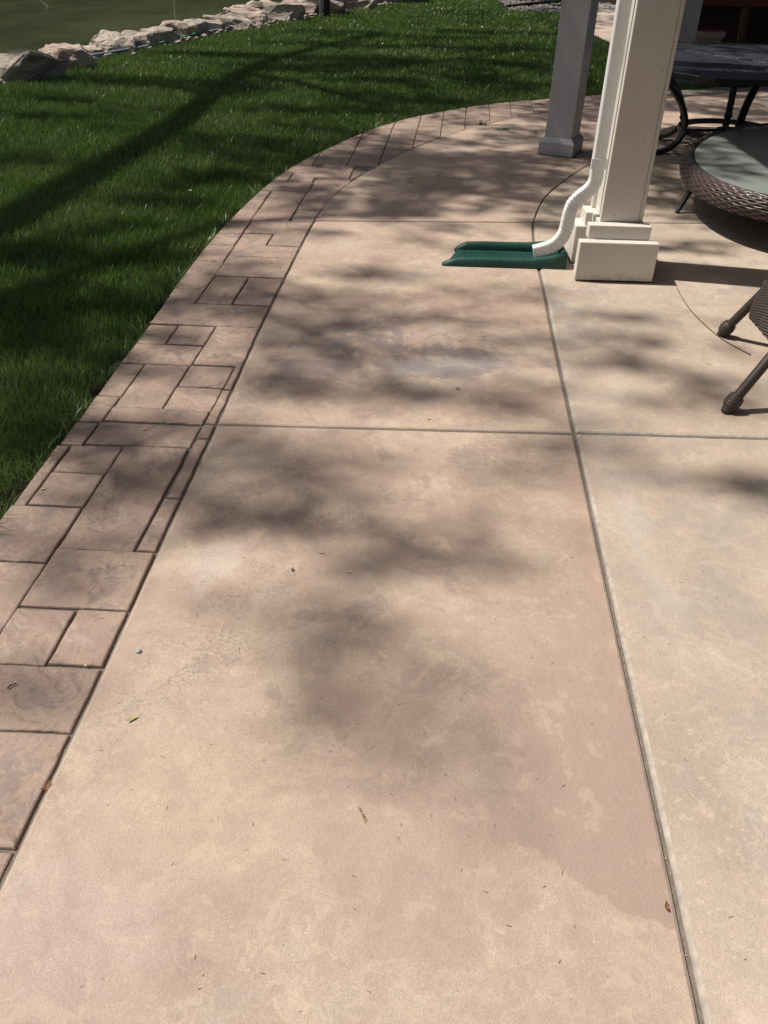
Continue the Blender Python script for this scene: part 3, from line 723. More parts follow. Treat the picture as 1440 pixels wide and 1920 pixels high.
gl.build('glass_top', ['table_glass', 'glass_edge'], WT, recalc=False)
# woven rim: rolled skirt with over-and-under strands
def woven(name, path_fn, prof_, nu, mat, parent, amp=.0042, strands=110, rows=None):
    """path_fn(t, off) closed outline; prof_ = list of (offset, z)"""
    PR = [Vector((a, b, 0)) for a, b in prof_]; ln = [0]
    for a, b in zip(PR, PR[1:]): ln.append(ln[-1] + (b - a).length)
    tot = ln[-1]; rows = rows or int(tot / .0105); per = 5; nv = rows * per
    vs = np.zeros(((nv + 1) * nu, 3))
    for j in range(nv + 1):
        s = tot * j / nv; i = min(len(PR) - 2, max(k_ for k_ in range(len(ln)) if ln[k_] <= s)); f = (s - ln[i]) / (ln[i + 1] - ln[i])
        p = PR[i].lerp(PR[i + 1], f); d = (PR[i + 1] - PR[i]).normalized(); nr = Vector((d.y, -d.x, 0))
        row = int(j / per); ph = (j % per) / per
        rnd = math.sin(math.pi * (ph + .001))
        for u in range(nu):
            t = u / nu; wv_ = math.sin(2 * math.pi * t * strands / 2 + (row % 2) * math.pi)
            dd = amp * (.9 * rnd - .55 + .75 * wv_ * rnd)
            x, y = path_fn(2 * math.pi * t, p.x + nr.x * dd)
            vs[j * nu + u] = (x, y, p.y + nr.y * dd)
    jj = np.arange(nv)[:, None] * nu; uu = np.arange(nu)[None, :]; u2 = (uu + 1) % nu
    F_ = np.stack([jj + uu, jj + u2, jj + nu + u2, jj + nu + uu], -1).reshape(-1, 4)
    o = np_mesh(name, vs, F_, mat, parent, smooth=True); return o
rimp = [(.006, .318), (.012, .334), (.028, .339), (.048, .332), (.068, .311), (.078, .282), (.078, .250), (.068, .220), (.055, .200)]
woven('woven_rim', ell, rimp, 960, 'wicker', WT, .0080, 130, 13)
un = MB(); un.prism([ell(2 * math.pi * i / 60, .03) for i in range(60)], .205, .30); un.build('frame', 'wicker_dark', WT)
ft = ground_at(1268, 400)
for (fx, fy, tx, ty) in [(ft.x, ft.y, ft.x + .12, ft.y + .08), (4.2, 7.2, 4.05, 7.1), (3.4, 7.7, 3.3, 7.5), (2.75, 5.2, 2.8, 5.35)]:
    lg = MB(); lg.sweep([(fx, fy, .0), (fx + (tx - fx) * .5, fy + (ty - fy) * .5, .11), (tx, ty, .22)], [(-.016, -.014), (.016, -.014), (.016, .014), (-.016, .014)], scales=[.8, 1, 1.1]); lg.build('leg', 'black_metal', WT, bevel=.003)

# ------------------------------------------------------------------ wicker tub chair
CHX, CHY = 1.965, 3.50
WC = thing('wicker_stool', (CHX, CHY, 0), 'dark brown round wicker stool with splayed wrapped legs at the right edge', 'stool')
def tub(t, off=0):
    return CHX + (.40 + off) * math.cos(t), CHY + (.385 + off) * math.sin(t)
NU, rows_, per = 420, 34, 4
nv = rows_ * per; vs = np.zeros(((nv + 1) * NU, 3))
for u in range(NU):
    t = 2 * math.pi * u / NU
    # arched apron between the legs: legs at 145, 238, 325 and 35 degrees
    legs_a = [R(132), R(228), R(312), R(48)]
    dmin = min(abs((t - a + math.pi) % (2 * math.pi) - math.pi) for a in legs_a)
    zb = .165 + .07 * min(1, (dmin / R(42))) ** .8
    zt_ = .43
    for j in range(nv + 1):
        f = j / nv; z = zb + (zt_ - zb) * f
        ph = (j % per) / per; row = j // per
        wv_ = math.sin(2 * math.pi * u / NU * 60 + (row % 2) * math.pi)
        d = .004 * (math.sin(math.pi * ph) + .8 * wv_ * math.sin(math.pi * ph)) - .07 * f ** 1.5 - .02 * (1 - f) ** 3
        x, y = tub(t, d); vs[j * NU + u] = (x, y, z)
jj = np.arange(nv)[:, None] * NU; uu = np.arange(NU)[None, :]; u2 = (uu + 1) % NU
np_mesh('tub_shell', vs, np.stack([jj + uu, jj + u2, jj + NU + u2, jj + NU + uu], -1).reshape(-1, 4), 'wicker_dark', WC, smooth=True)
st_ = MB(); st_.lathe([(0, .36), (.30, .36), (.322, .40), (.322, .435), (.30, .455), (0, .465)], (CHX, CHY, 0), 40); st_.build('seat', 'wicker_dark', WC, smooth=True)
rim_ = MB(); rim_.tube([(*tub(2 * math.pi * i / 60, -.066), .43) for i in range(61)], .020, 8); rim_.build('seat_rail', 'wicker_dark', WC, smooth=True)
def wrapped_leg(foot, top):
    f, t = Vector(foot), Vector(top); d = t - f; pts = []; rr = []
    n_ = 130
    for i in range(n_ + 1):
        s = i / n_; pts.append(f + d * s)
        if s < .07: r = .020 + .006 * (s / .07)
        elif s < .23: r = .0285 + .0085 * abs(math.sin(math.pi * (s - .07) / .16 * 5)) * .45 + .006 * math.sin(math.pi * (s - .07) / .16)
        elif s > .86: r = .023 + .016 * ((s - .86) / .14) ** 1.5
        else: r = .0225 + .0009 * (i % 2)
        rr.append(r * .93)
    b = MB(); b.tube(pts, rr, 18, up=(0, 1, 0)); return b.build('leg', 'wicker_dark', WC, smooth=True)
wrapped_leg((1.392, 3.125, .004), (1.60, 3.225, .30))
wrapped_leg((1.622, 3.935, .004), (1.735, 3.80, .31))
wrapped_leg((2.40, 3.98, .004), (2.24, 3.80, .30))
wrapped_leg((2.40, 3.05, .004), (2.24, 3.22, .30))

# ------------------------------------------------------------------ dark slatted table
DTX, DTY, HT, CUT, TSX = 2.93, 8.08, 1.17, .40, .80
DT = thing('slatted_table', (DTX, DTY, 0), 'large dark metal slatted dining table with curved legs joined by a ring', 'table')
def in_top(a): return HT
sw, gap_ = .060, .020
def slat_len(o):   # outer limit of a slat at sideways offset o (clipped corners)
    return HT - .05 if abs(o) < HT - CUT else HT - .05 - (abs(o) - (HT - CUT))
for q in range(4):
    ca, sa = [(1, 0), (0, 1), (-1, 0), (0, -1)][q]
    o = -(HT - CUT * .5) + .03
    while o < HT - CUT * .5 - .03:
        oc = o + sw / 2; L0 = abs(oc) + .012; L1 = slat_len(oc) - .006
        if L1 - L0 > .03:
            a0 = abs(o) + .010 if abs(o) > abs(o + sw) else abs(o + sw) + .010
            loc = [(abs(o) + .004, o), (abs(o + sw) + .004, o + sw), (L1, o + sw), (L1, o)]
            if o < 0 < o + sw: loc = [(abs(o) + .004, o), (.062, 0), (abs(o + sw) + .004, o + sw), (L1, o + sw), (L1, o)]
            poly = [(DTX + (u_ * ca - v_ * sa) * TSX, DTY + u_ * sa + v_ * ca) for u_, v_ in loc]
            if area2(poly) < 0: poly = poly[::-1]
            s_ = MB(); s_.prism(poly, .712, .728); s_.build('slat', 'slat_metal', DT, bevel=.002)
        o += sw + gap_
oct_ = [(HT, -(HT - CUT)), (HT, HT - CUT), (HT - CUT, HT), (-(HT - CUT), HT), (-HT, HT - CUT), (-HT, -(HT - CUT)), (-(HT - CUT), -HT), (HT - CUT, -HT)]
fr = MB(); no = 8
for (k0, z) in ((1, .69), (1, .732), ((HT - .05) / HT, .732), ((HT - .05) / HT, .69)):
    fr.v += [(DTX + x * k0 * TSX, DTY + y * k0, z) for x, y in oct_]
for r_ in range(4):
    for i in range(8):
        fr.f.append([r_ * 8 + i, r_ * 8 + (i + 1) % 8, ((r_ + 1) % 4) * 8 + (i + 1) % 8, ((r_ + 1) % 4) * 8 + i]); fr.mi.append(0)
fr.build('top_frame', 'black_metal', DT, bevel=.004)
for q in (1, -1):
    cr_ = MB(); L_ = HT - CUT * .5 - .03
    cr_.sweep([(DTX - L_ * TSX, DTY - q * L_, .700), (DTX + L_ * TSX, DTY + q * L_, .700)], [(-.035, -.008), (.035, -.008), (.035, .008), (-.035, .008)]); cr_.build('cross_rail', 'black_metal', DT)
hb = MB(); hb.lathe([(0, .7095), (.06, .705), (.06, .730), (0, .730)], (DTX, DTY, 0), 20); hb.build('hub', 'black_metal', DT)
for a in (197, 258, 315, 17, 75, 137):
    c_, s_ = math.cos(R(a)), math.sin(R(a))
    pts = catmull([(DTX + r_ * c_, DTY + r_ * s_, z) for r_, z in ((.86, .69), (.80, .62), (.64, .50), (.51, .36), (.455, .22), (.48, .12), (.58, .04), (.72, .012))], .04)
    lg = MB(); lg.sweep(pts, [(-.030, -.016), (.030, -.016), (.030, .016), (-.030, .016)], up=(0, 0, 1)); lg.build('leg', 'black_metal', DT, bevel=.005)
rg = MB(); rg.lathe([(.40, .155), (.44, .155), (.44, .195), (.40, .195), (.40, .155)], (DTX, DTY, 0), 64); rg.build('ring', 'black_metal', DT)
sp = MB(); sp.box(DTX - .41, DTX - .10, DTY - .012, DTY + .012, .165, .185, rot=R(8), piv=(DTX, DTY)); sp.build('spoke', 'black_metal', DT)
sp = MB(); sp.box(DTX + .10, DTX + .41, DTY - .012, DTY + .012, .165, .185, rot=R(8), piv=(DTX, DTY)); sp.build('spoke', 'black_metal', DT)
rg = MB(); rg.lathe([(.085, .163), (.112, .163), (.112, .187), (.085, .187), (.085, .163)], (DTX, DTY, 0), 40); rg.build('umbrella_ring', 'black_metal', DT)

# ------------------------------------------------------------------ things in the shaded back
sa_ = ground_at(1372, 158); s_ = MB(); s_.lathe([(0, .004), (.19, .004), (.225, .05), (.215, .052), (.185, .016), (0, .016)], (sa_.x, sa_.y, 0), 36)
tag(s_.build('plant_saucer', 'terracotta', smooth=False), 'shallow brown round saucer on the patio beyond the slatted table', 'saucer')
FP = thing('flower_pot', (4.25, 13.4, 0), 'pale round flower pot with a wine red inside in the shade', 'pot')
f_ = MB(); f_.lathe([(0, 0), (.15, 0), (.185, .30), (.196, .385), (.228, .387), (.235, .455), (.222, .462)], (4.25, 13.4, 0), 40); f_.build('pot_wall', 'pot_clay', FP, smooth=False)
f_ = MB(); f_.lathe([(.222, .462), (.206, .455), (.185, .33), (0, .31)], (4.25, 13.4, 0), 40); f_.build('pot_lining', 'pot_wine', FP, smooth=True)
HW = thing('house_wall', (7.5, 15.3, 0), 'dark house wall under the added shade deck behind the potting bench', 'wall')
for i in range(14):
    b_ = MB(); b_.box(4.5, 11, 15.30 + (i % 2) * .004, 15.42, i * .19, i * .19 + .183); b_.build('siding_board', 'dark_siding', HW, bevel=.004)
b_ = MB(); b_.box(4.46, 4.498, 15.27, 19.0, 0, 2.66); b_.build('corner_board', 'dark_siding', HW)
RD = thing('rear_shade_deck', (7, 13.4, 2.62), 'unseen timber deck roof added to shade the back of the patio', 'deck')  # unseen roof, widened to the left so it darkens the third column
b_ = MB(); b_.box(1.6, 11, 11.8, 15.25, 2.665, 2.80); b_.build('deck', 'deck_wood', RD)  # slab of the unseen added deck roof
b_ = MB(); b_.box(1.53, 1.599, 11.8, 15.25, 2.601, 2.86); b_.build('fascia', 'deck_wood', RD)  # edge of the unseen added deck roof
PB = thing('potting_bench', (5.2, 14.1, 0), 'red brown wooden bench with a slanting leg against the dark wall', 'bench')
b_ = MB(); b_.box(4.15, 6.2, 13.90, 13.935, .72, .86); b_.build('apron', 'red_wood', PB, bevel=.004)
b_ = MB(); b_.box(4.10, 6.25, 13.88, 14.5, .8605, .90); b_.build('top', 'red_wood', PB, bevel=.004)
for (x0, x1, y) in ((4.86, 4.93, 13.97), (6.1, 6.06, 13.97), (5.05, 5.12, 14.42), (6.1, 6.06, 14.42)):
    b_ = MB(); b_.sweep([(x1, y, 0), (x0, y, .858)], [(-.035, -.03), (.035, -.03), (.035, .03), (-.035, .03)], up=(0, 1, 0)); b_.build('leg', 'brown_wood', PB, bevel=.004)

# ------------------------------------------------------------------ shore: rocks, hose, post, reeds
def boulder(name, px0, px1, py0, py1, mat, label, seed, depth=.75, sink=.10):
    g = ground_at((px0 + px1) / 2, py1 - 2, -.03); ppm = FPX / (g - Vector((0, 0, CAM_H))).length
    wd_ = (px1 - px0) / ppm * 1.06; hh = (py1 - py0) / ppm * .84
    rr = random.Random(seed); bm = bmesh.new()
    for _ in range(19):
        v = Vector((rr.gauss(0, 1), rr.gauss(0, 1), rr.gauss(0, 1))).normalized()
        e = .62
        v = Vector([math.copysign(abs(c) ** e, c) for c in v]); v *= rr.uniform(.80, 1.0)
        bm.verts.new((v.x * wd_ / 2, v.y * wd_ * depth / 2, v.z * (hh + sink) / 2))
    bmesh.ops.convex_hull(bm, input=bm.verts)
    bmesh.ops.delete(bm, geom=[v for v in bm.verts if not v.link_faces], context='VERTS')
    bmesh.ops.bevel(bm, geom=list(bm.edges), offset=min(wd_, hh) * .03, segments=1, affect='EDGES', profile=.6)
    bmesh.ops.triangulate(bm, faces=bm.faces)
    bmesh.ops.subdivide_edges(bm, edges=bm.edges, cuts=3, use_grid_fill=True)
    from mathutils import noise as mn
    for v in bm.verts:
        q = v.co * 4 + Vector((seed * 3.1, 0, 0)); d = mn.fractal(q, 1.0, 2.0, 5) * .085 * min(wd_, 1)
        v.co += v.normal * d
    xs = [v.co.x for v in bm.verts]; k = wd_ / (max(xs) - min(xs)); zs = [v.co.z for v in bm.verts]; kz = (hh + sink) / (max(zs) - min(zs)); zb = min(zs)
    for v in bm.verts: v.co.x *= k; v.co.z = (v.co.z - zb) * kz
    me = bpy.data.meshes.new(name); bm.to_mesh(me); bm.free(); me.materials.append(M[mat])
    o = bpy.data.objects.new(name, me); C.objects.link(o); o.location = (g.x, g.y + wd_ * depth * .25, -.03 - sink)
    return tag(o, label, 'rock', 'rocks along the pond edge')
RK = [(-12, 100, 104, 158, 'rock_grey', 'big grey rock at the left picture edge by the pond'), (80, 166, 91, 131, 'rock_pink', 'pinkish boulder right of the big grey rock'),
      (144, 190, 83, 101, 'rock_grey', 'small flat rock just right of the pink boulder'), (170, 248, 67, 99, 'rock_grey', 'dark folded rock low on the pond edge, fourth from the left'),
      (222, 286, 65, 92, 'rock_grey', 'pale topped rock, fifth from the left on the shore'), (264, 326, 57, 85, 'rock_grey', 'rough pale rock, sixth from the left on the shore'),
      (305, 352, 45, 74, 'rock_pink', 'rough tan rock, seventh from the left on the shore'), (345, 388, 42, 70, 'rock_grey', 'rounded grey rock, eighth from the left on the shore'),
      (372, 412, 42, 62, 'rock_grey', 'small grey rock beside the rounded one mid shore'), (388, 462, 27, 58, 'rock_grey', 'dark broad rock in mid shore before the slabs'),
      (424, 494, 17, 46, 'rock_pink', 'flat topped slab rock left of the largest slab'), (468, 562, 9, 44, 'rock_grey', 'largest grey slab rock with a sloping face'),
      (528, 586, 4, 32, 'rock_pink', 'angular tan rock between the big slab and the black post'), (560, 646, -8, 30, 'rock_grey', 'pale rock behind the black post'),
      (622, 702, -10, 19, 'rock_grey', 'long pale rock right of the black post'), (690, 790, -22, 8, 'rock_grey', 'pale rock at the top edge, farthest along the shore')]
for i, rk in enumerate(RK): boulder('shore_rock', *rk[:5], rk[5], 21 + i * 5)
# pebbles of the bank between rocks and lawn
pv, pf = [], []
ico = [(0, 0, 1), (.9, 0, .3), (.28, .85, .3), (-.72, .53, .3), (-.72, -.53, .3), (.28, -.85, .3), (0, 0, -.6)]
icf = [(0, 1, 2), (0, 2, 3), (0, 3, 4), (0, 4, 5), (0, 5, 1), (6, 2, 1), (6, 3, 2), (6, 4, 3), (6, 5, 4), (6, 1, 5)]
def pebbles(pts, s0, s1, name, mat, label, z=-.03):
    V_, F_ = [], []
    for (x, y) in pts:
        s = random.uniform(s0, s1); a = random.uniform(0, 6.28); sq = random.uniform(.5, .9); o = len(V_)
        for (u, v, w_) in ico:
            u2_, v2_ = u * math.cos(a) - v * math.sin(a), u * math.sin(a) + v * math.cos(a)
            V_.append((x + u2_ * s * random.uniform(.8, 1.2), y + v2_ * s * sq, z + s * .35 + w_ * s * .6))
        F_ += [[o + i for i in f] for f in icf]
    o = np_mesh(name, np.array(V_), np.array(F_), mat); o['kind'] = 'stuff'; tag(o, label, 'gravel'); return o
pp = []
for i in range(260):
    t = random.uniform(5.0, len(SHORE) - 3.01); i0 = int(t); f = t - i0
    x = SHORE[i0][0] + (SHORE[i0 + 1][0] - SHORE[i0][0]) * f; y = SHORE[i0][1] + (SHORE[i0 + 1][1] - SHORE[i0][1]) * f
    pp.append((x + random.gauss(.05, .12), y - random.gauss(0.05, .12)))
pebbles(pp, .02, .075, 'shore_gravel', 'rock_grey', 'pale stone chips between the shore rocks and the lawn')
bedp = [(random.uniform(2.45, 5.2), random.uniform(21.7, 24.5)) for _ in range(2600)]
pebbles(bedp, .02, .05, 'gravel_bed', 'gravel', 'grey gravel planting bed at the far end of the lawn')
ed = MB(); ed.tube([(*ground_at(950, 13)[:2], .01), (*ground_at(1000, 9)[:2], .03), (*ground_at(1050, 4)[:2], .03)], .035, 6); tag(ed.build('bed_edging', 'black_metal'), 'dark edging strip along the far gravel bed', 'edging')
# hose along the bank
HS = thing('garden_hose', (-3.5, 14, 0), 'blue and green garden hose lying along the pond edge', 'hose')
hp1 = catmull([(*ground_at(-40, 101, -.2)[:2], -.22), (*ground_at(0, 101, -.2)[:2], -.22), (*ground_at(40, 102, -.2)[:2], -.215), (*ground_at(84, 102, -.2)[:2], -.21)], .15)
b_ = MB(); b_.tube(hp1[:len(hp1) * 2 // 3 + 1], .016, 7); b_.build('hose_length', 'hose_blue', HS, smooth=True)
b_ = MB(); b_.tube(hp1[len(hp1) * 2 // 3:], .016, 7); b_.build('hose_length', 'hose_green', HS, smooth=True)
for (pa, mt) in ([((160, 107), (200, 100), (245, 93), (284, 86)), 'hose_blue'], [((284, 86), (310, 79), (336, 72), (372, 63)), 'hose_green'], [((372, 63), (410, 57), (456, 47), (496, 35)), 'hose_blue']):
    b_ = MB(); b_.tube(catmull([(*ground_at(x, y - 1, .012)[:2], .012) for x, y in pa], .15), .016, 7); b_.build('hose_length', mt, HS, smooth=True)
# post
pg = ground_at(613, 31)
PO = thing('garden_post', (pg.x, pg.y, 0), 'black square metal post on the lawn edge before the rocks', 'post')
b_ = MB(); b_.box(pg.x - .06, pg.x + .06, pg.y - .06, pg.y + .06, -.03, 1.05); b_.build('post', 'black_metal', PO, bevel=.006)
b_ = MB(); b_.box(pg.x - .075, pg.x + .075, pg.y - .075, pg.y + .075, 1.0505, 1.09); b_.build('cap', 'black_metal', PO, bevel=.006)
b_ = MB(); b_.box(pg.x - .14, pg.x - .09, pg.y + .02, pg.y + .05, -.03, .75); tag(b_.build('stake', 'stone_chip', bevel=.004), 'slim pale grey stake beside the black post', 'stake')
for (a, b, c_, lab) in (((74, -4), (82, 5), (91, 12), 'bent pale branch sticking out of the water at upper left'), ((328, -6), (329, 8), (328, 24), 'thin upright reed in the pond at the middle'), ((438, -6), (444, 4), (449, 15), 'short leaning reed in the pond near the slab rocks')):
    g = ground_at(*c_, -.26); ppm = FPX / (g - Vector((0, 0, CAM_H))).length
    pts = [(g.x + (p[0] - c_[0]) / ppm, g.y, -.28 + (c_[1] - p[1]) / ppm * 1.02) for p in (c_, b, a)]
    b_ = MB(); b_.tube(pts, [.014, .012, .007], 6, up=(0, 1, 0)); tag(b_.build('pond_reed', 'dry_reed'), lab, 'reed')

# small shrub in the gravel bed
def leaf_cloud(centers, radii, counts, size, seed):
    g = np.random.default_rng(seed); Cc = np.repeat(np.asarray(centers), counts, 0); Rr = np.repeat(np.asarray(radii), counts, 0)
    n_ = len(Cc); P_ = Cc + g.normal(0, .5, (n_, 3)) * Rr
    nrm = g.normal(0, 1, (n_, 3)); nrm[:, 2] = np.abs(nrm[:, 2]) + .35; nrm /= np.linalg.norm(nrm, axis=1)[:, None]
    t = np.cross(nrm, g.normal(0, 1, (n_, 3))); t /= np.linalg.norm(t, axis=1)[:, None]; bt = np.cross(nrm, t)
    s = size * g.uniform(.6, 1.35, n_)[:, None]
    V_ = np.stack([P_ - t * s, P_ + bt * s * .55, P_ + t * s, P_ - bt * s * .55], 1).reshape(-1, 3)
    return V_, np.arange(n_ * 4).reshape(-1, 4)
sg = ground_at(1042, 14)
SH = thing('low_shrub', (sg.x + .2, sg.y + .5, 0), 'dark leafy shrub in the gravel bed behind the grey column', 'shrub')
cs = [(sg.x + .25 + random.gauss(0, .22), sg.y + .55 + random.gauss(0, .22), random.uniform(.08, .45)) for _ in range(22)]
V_, F_ = leaf_cloud(cs, [(.14, .14, .12)] * 22, [45] * 22, .035, 3); np_mesh('foliage', V_, F_, 'foliage', SH)
for i in range(6):
    b_ = MB(); b_.tube([(sg.x + .25, sg.y + .55, -.05), (sg.x + .25 + random.gauss(0, .15), sg.y + .55 + random.gauss(0, .15), .32)], [.014, .006], 5); b_.build('stem', 'bark', SH)

# ------------------------------------------------------------------ trees on the left, out of the picture, that throw the dappled shade
# each dapple: picture place of the shade (px, py), its half size in pixels, density, distance along the sun ray
DAP = [(490, 985, 105, 36, 1.35, 20), (420, 960, 70, 26, .5, 21), (640, 950, 110, 22, .45, 22), (560, 885, 150, 26, .40, 21), (700, 1066, 62, 24, .95, 20), (862, 1022, 42, 28, .8, 20),
       (620, 1170, 80, 50, .17, 23), (650, 1215, 60, 26, .18, 23), (805, 1335, 100, 46, .13, 23), (760, 1395, 90, 36, .07, 24), (1000, 880, 44, 26, .55, 21), (1392, 915, 70, 28, .55, 21), (430, 868, 70, 36, .40, 20),
       (150, 835, 90, 30, .75, 18), (260, 890, 110, 46, .75, 18), (130, 930, 70, 28, .4, 18), (70, 1010, 90, 28, .45, 18), (200, 1020, 100, 36, .35, 19), (120, 1085, 70, 24, .35, 19), (40, 1290, 60, 40, .30, 20), (330, 930, 60, 36, .4, 19),
       (690, 515, 52, 22, .9, 15), (620, 560, 80, 30, .6, 15), (560, 605, 50, 40, .5, 15), (535, 645, 60, 22, .85, 15), (700, 612, 110, 22, .6, 16), (800, 598, 90, 18, .55, 16), (935, 640, 70, 16, .6, 16),
       (800, 662, 110, 15, .55, 16), (640, 742, 90, 24, .75, 16), (545, 722, 60, 22, .6, 16), (730, 722, 70, 16, .5, 17), (900, 762, 80, 24, .85, 17), (1000, 785, 55, 16, .6, 17), (1010, 560, 55, 20, .6, 15),
       (1100, 640, 80, 12, .5, 16), (1210, 600, 100, 12, .45, 15), (1150, 690, 90, 12, .5, 16), (1300, 705, 90, 12, .45, 17), (1120, 832, 70, 14, .4, 18), (1250, 760, 70, 12, .4, 18), (400, 790, 90, 16, .55, 17), (250, 800, 100, 14, .65, 17),
       (450, 535, 66, 22, .95, 14), (375, 528, 60, 22, .7, 14), (330, 590, 80, 18, .6, 15), (480, 585, 50, 18, .5, 15), (300, 690, 80, 16, .3, 16), (455, 495, 50, 10, .5, 14),
       (750, 300, 120, 26, .95, 12), (800, 350, 100, 22, .85, 13), (765, 390, 50, 26, 1.0, 13), (700, 402, 50, 12, .6, 13), (640, 372, 60, 18, .7, 12), (850, 425, 60, 12, .55, 13), (870, 300, 80, 14, .7, 12), (945, 332, 80, 16, .75, 12),
       (965, 372, 60, 14, .8, 13), (700, 262, 90, 14, .8, 12), (620, 302, 60, 14, .7, 12), (560, 352, 60, 14, .6, 12), (900, 262, 80, 10, .8, 12), (1000, 240, 60, 10, .7, 12), (840, 462, 80, 10, .45, 14), (600, 440, 70, 10, .4, 14), (960, 300, 60, 8, .6, 12),
       (1060, 380, 50, 20, 1.0, 12), (1045, 420, 40, 24, 1.0, 12), (1300, 460, 90, 12, .8, 13), (1330, 500, 60, 8, .5, 13), (1260, 380, 50, 8, .9, 12), (1250, 330, 60, 10, .9, 12), (1290, 200, 60, 12, .9, 11), (1400, 215, 60, 10, .9, 11), (1350, 180, 80, 5, .8, 11), (1270, 250, 60, 6, .8, 11),
       (1075, 150, 26, 100, .9, 11), (1070, 240, 26, 40, .8, 11), (1060, 60, 30, 60, .6, 11),
       # thin veils that join the patches
       (500, 930, 210, 80, .15, 17), (640, 1110, 180, 120, .05, 17.4), (770, 1330, 170, 100, .05, 17.4), (330, 850, 150, 80, .24, 17), (880, 985, 130, 50, .22, 17), (1050, 865, 110, 40, .25, 17), (690, 620, 260, 100, .28, 15), (800, 735, 220, 50, .28, 16), (560, 665, 120, 80, .28, 15),
       (1150, 640, 150, 50, .28, 15), (1290, 725, 120, 50, .28, 16), (740, 330, 260, 70, .35, 12.5), (900, 350, 160, 60, .35, 12.5), (450, 560, 140, 50, .30, 14), (1370, 900, 120, 50, .25, 17), (560, 850, 90, 22, .4, 17), (750, 1000, 90, 20, .3, 17),
       # lawn bands
       (220, 150, 250, 10, 1.0, 12), (430, 165, 110, 16, 1.0, 12), (560, 128, 150, 9, 1.0, 12), (700, 112, 160, 9, .9, 12), (860, 92, 160, 9, 1.0, 12), (960, 122, 120, 10, 1.0, 12), (720, 66, 200, 7, .9, 12), (870, 150, 120, 11, 1.0, 11),
       (150, 215, 150, 8, .8, 11), (60, 300, 110, 12, .6, 11), (400, 260, 110, 14, .8, 11), (470, 330, 90, 20, .8, 11), (300, 380, 120, 20, .7, 11), (120, 470, 150, 26, .85, 11), (230, 560, 120, 30, .85, 12), (330, 470, 60, 20, .7, 12), (60, 640, 90, 40, .9, 12), (180, 690, 80, 36, .9, 12),
       (60, 800, 90, 50, 1.0, 12), (120, 740, 60, 30, .8, 12), (430, 420, 50, 16, .5, 12), (600, 240, 90, 10, .8, 11), (560, 205, 120, 9, .8, 11), (760, 185, 120, 8, .8, 11), (980, 170, 60, 8, .7, 11), (380, 100, 200, 5, .7, 12), (900, 60, 120, 4, .8, 12), (40, 140, 60, 10, .9, 12), (90, 560, 110, 30, 1.0, 11), (40, 480, 80, 24, .9, 11), (300, 630, 40, 30, .7, 11), (250, 480, 90, 16, .8, 11), (150, 620, 100, 30, .9, 11), (350, 330, 80, 14, .9, 11), (440, 290, 80, 12, .9, 11), (520, 270, 70, 12, .9, 11), (230, 420, 80, 12, .6, 11), (650, 205, 90, 7, .9, 11), (680, 150, 130, 7, .9, 11), (820, 125, 120, 7, .9, 11), (980, 90, 70, 8, .9, 11), (620, 85, 130, 5, .8, 11), (480, 105, 90, 5, .8, 11), (100, 185, 100, 6, .7, 11), (280, 205, 90, 6, .6, 11)]
cent, rad, cnt = [], [], []
for (px_, py_, rx_, ry_, dn, t) in DAP:
    if t > 17 and dn >= .7: t -= 6; dn *= 1.25
    g = ground_at(px_, py_); ex = (ground_at(px_ + rx_, py_) - g).length; ey = (ground_at(px_, py_ - ry_) - ground_at(px_, py_ + ry_)).length / 2
    area = math.pi * ex * ey; nl = int(min(1100, 14 + (360 if t > 17.5 else 520 if t > 13.5 else 680) * dn * area))
    k_ = max(5, min(12, int(area / .12) + 4))
    for j in range(k_):
        a = random.uniform(0, 6.28); q = random.random() ** .7
        gg = g + Vector((ex * q * math.cos(a), ey * q * math.sin(a), 0))
        tt = t + random.uniform(-2.0, 2.0); p = gg + SUNV * tt; f1, f2 = random.uniform(.22, .62), random.uniform(.22, .62); lo = .03
        if dn < .7 and gg.y < 2.75 and abs(gg.x) < .9: f1 += .15; f2 += .15; lo = .075
        cent.append(p); rad.append((ex * f1 + lo, ey * f2 + lo, .35)); cnt.append(max(4, int(nl / k_ * random.uniform(.5, 1.5))))
# loose leaves scattered through the crown over the lawn and far patio
for i in range(320):
    gx_, gy_ = random.uniform(-6.5, 5.5), random.uniform(3.4, 23)
    if gy_ < 5.6 and gx_ > -1.1: continue
    if i > 150: gx_, gy_ = (random.uniform(-.6, 4.8), random.uniform(5.9, 13.5)) if i < 290 else (random.uniform(3.3, 5.2), random.uniform(14.5, 23))
    if float(shore_d(gx_, gy_)) > -1.3 and gy_ < 23 and gx_ < .5: continue
    t = random.uniform(9, 14); p = Vector((gx_, gy_, 0)) + SUNV * t; r_ = random.uniform(.15, .5)
    cent.append(p); rad.append((r_, r_ * 1.2, .3)); cnt.append(int(24 + 190 * r_))
# leaves between the sun and the grey column
for zc in (.1, .35, .6, .85, 1.1, 1.35, 1.6):
    p = Vector((1.32, 7.80, zc)) + SUNV * random.uniform(9, 11); cent.append(p); rad.append((.30, .42, .30)); cnt.append(95)
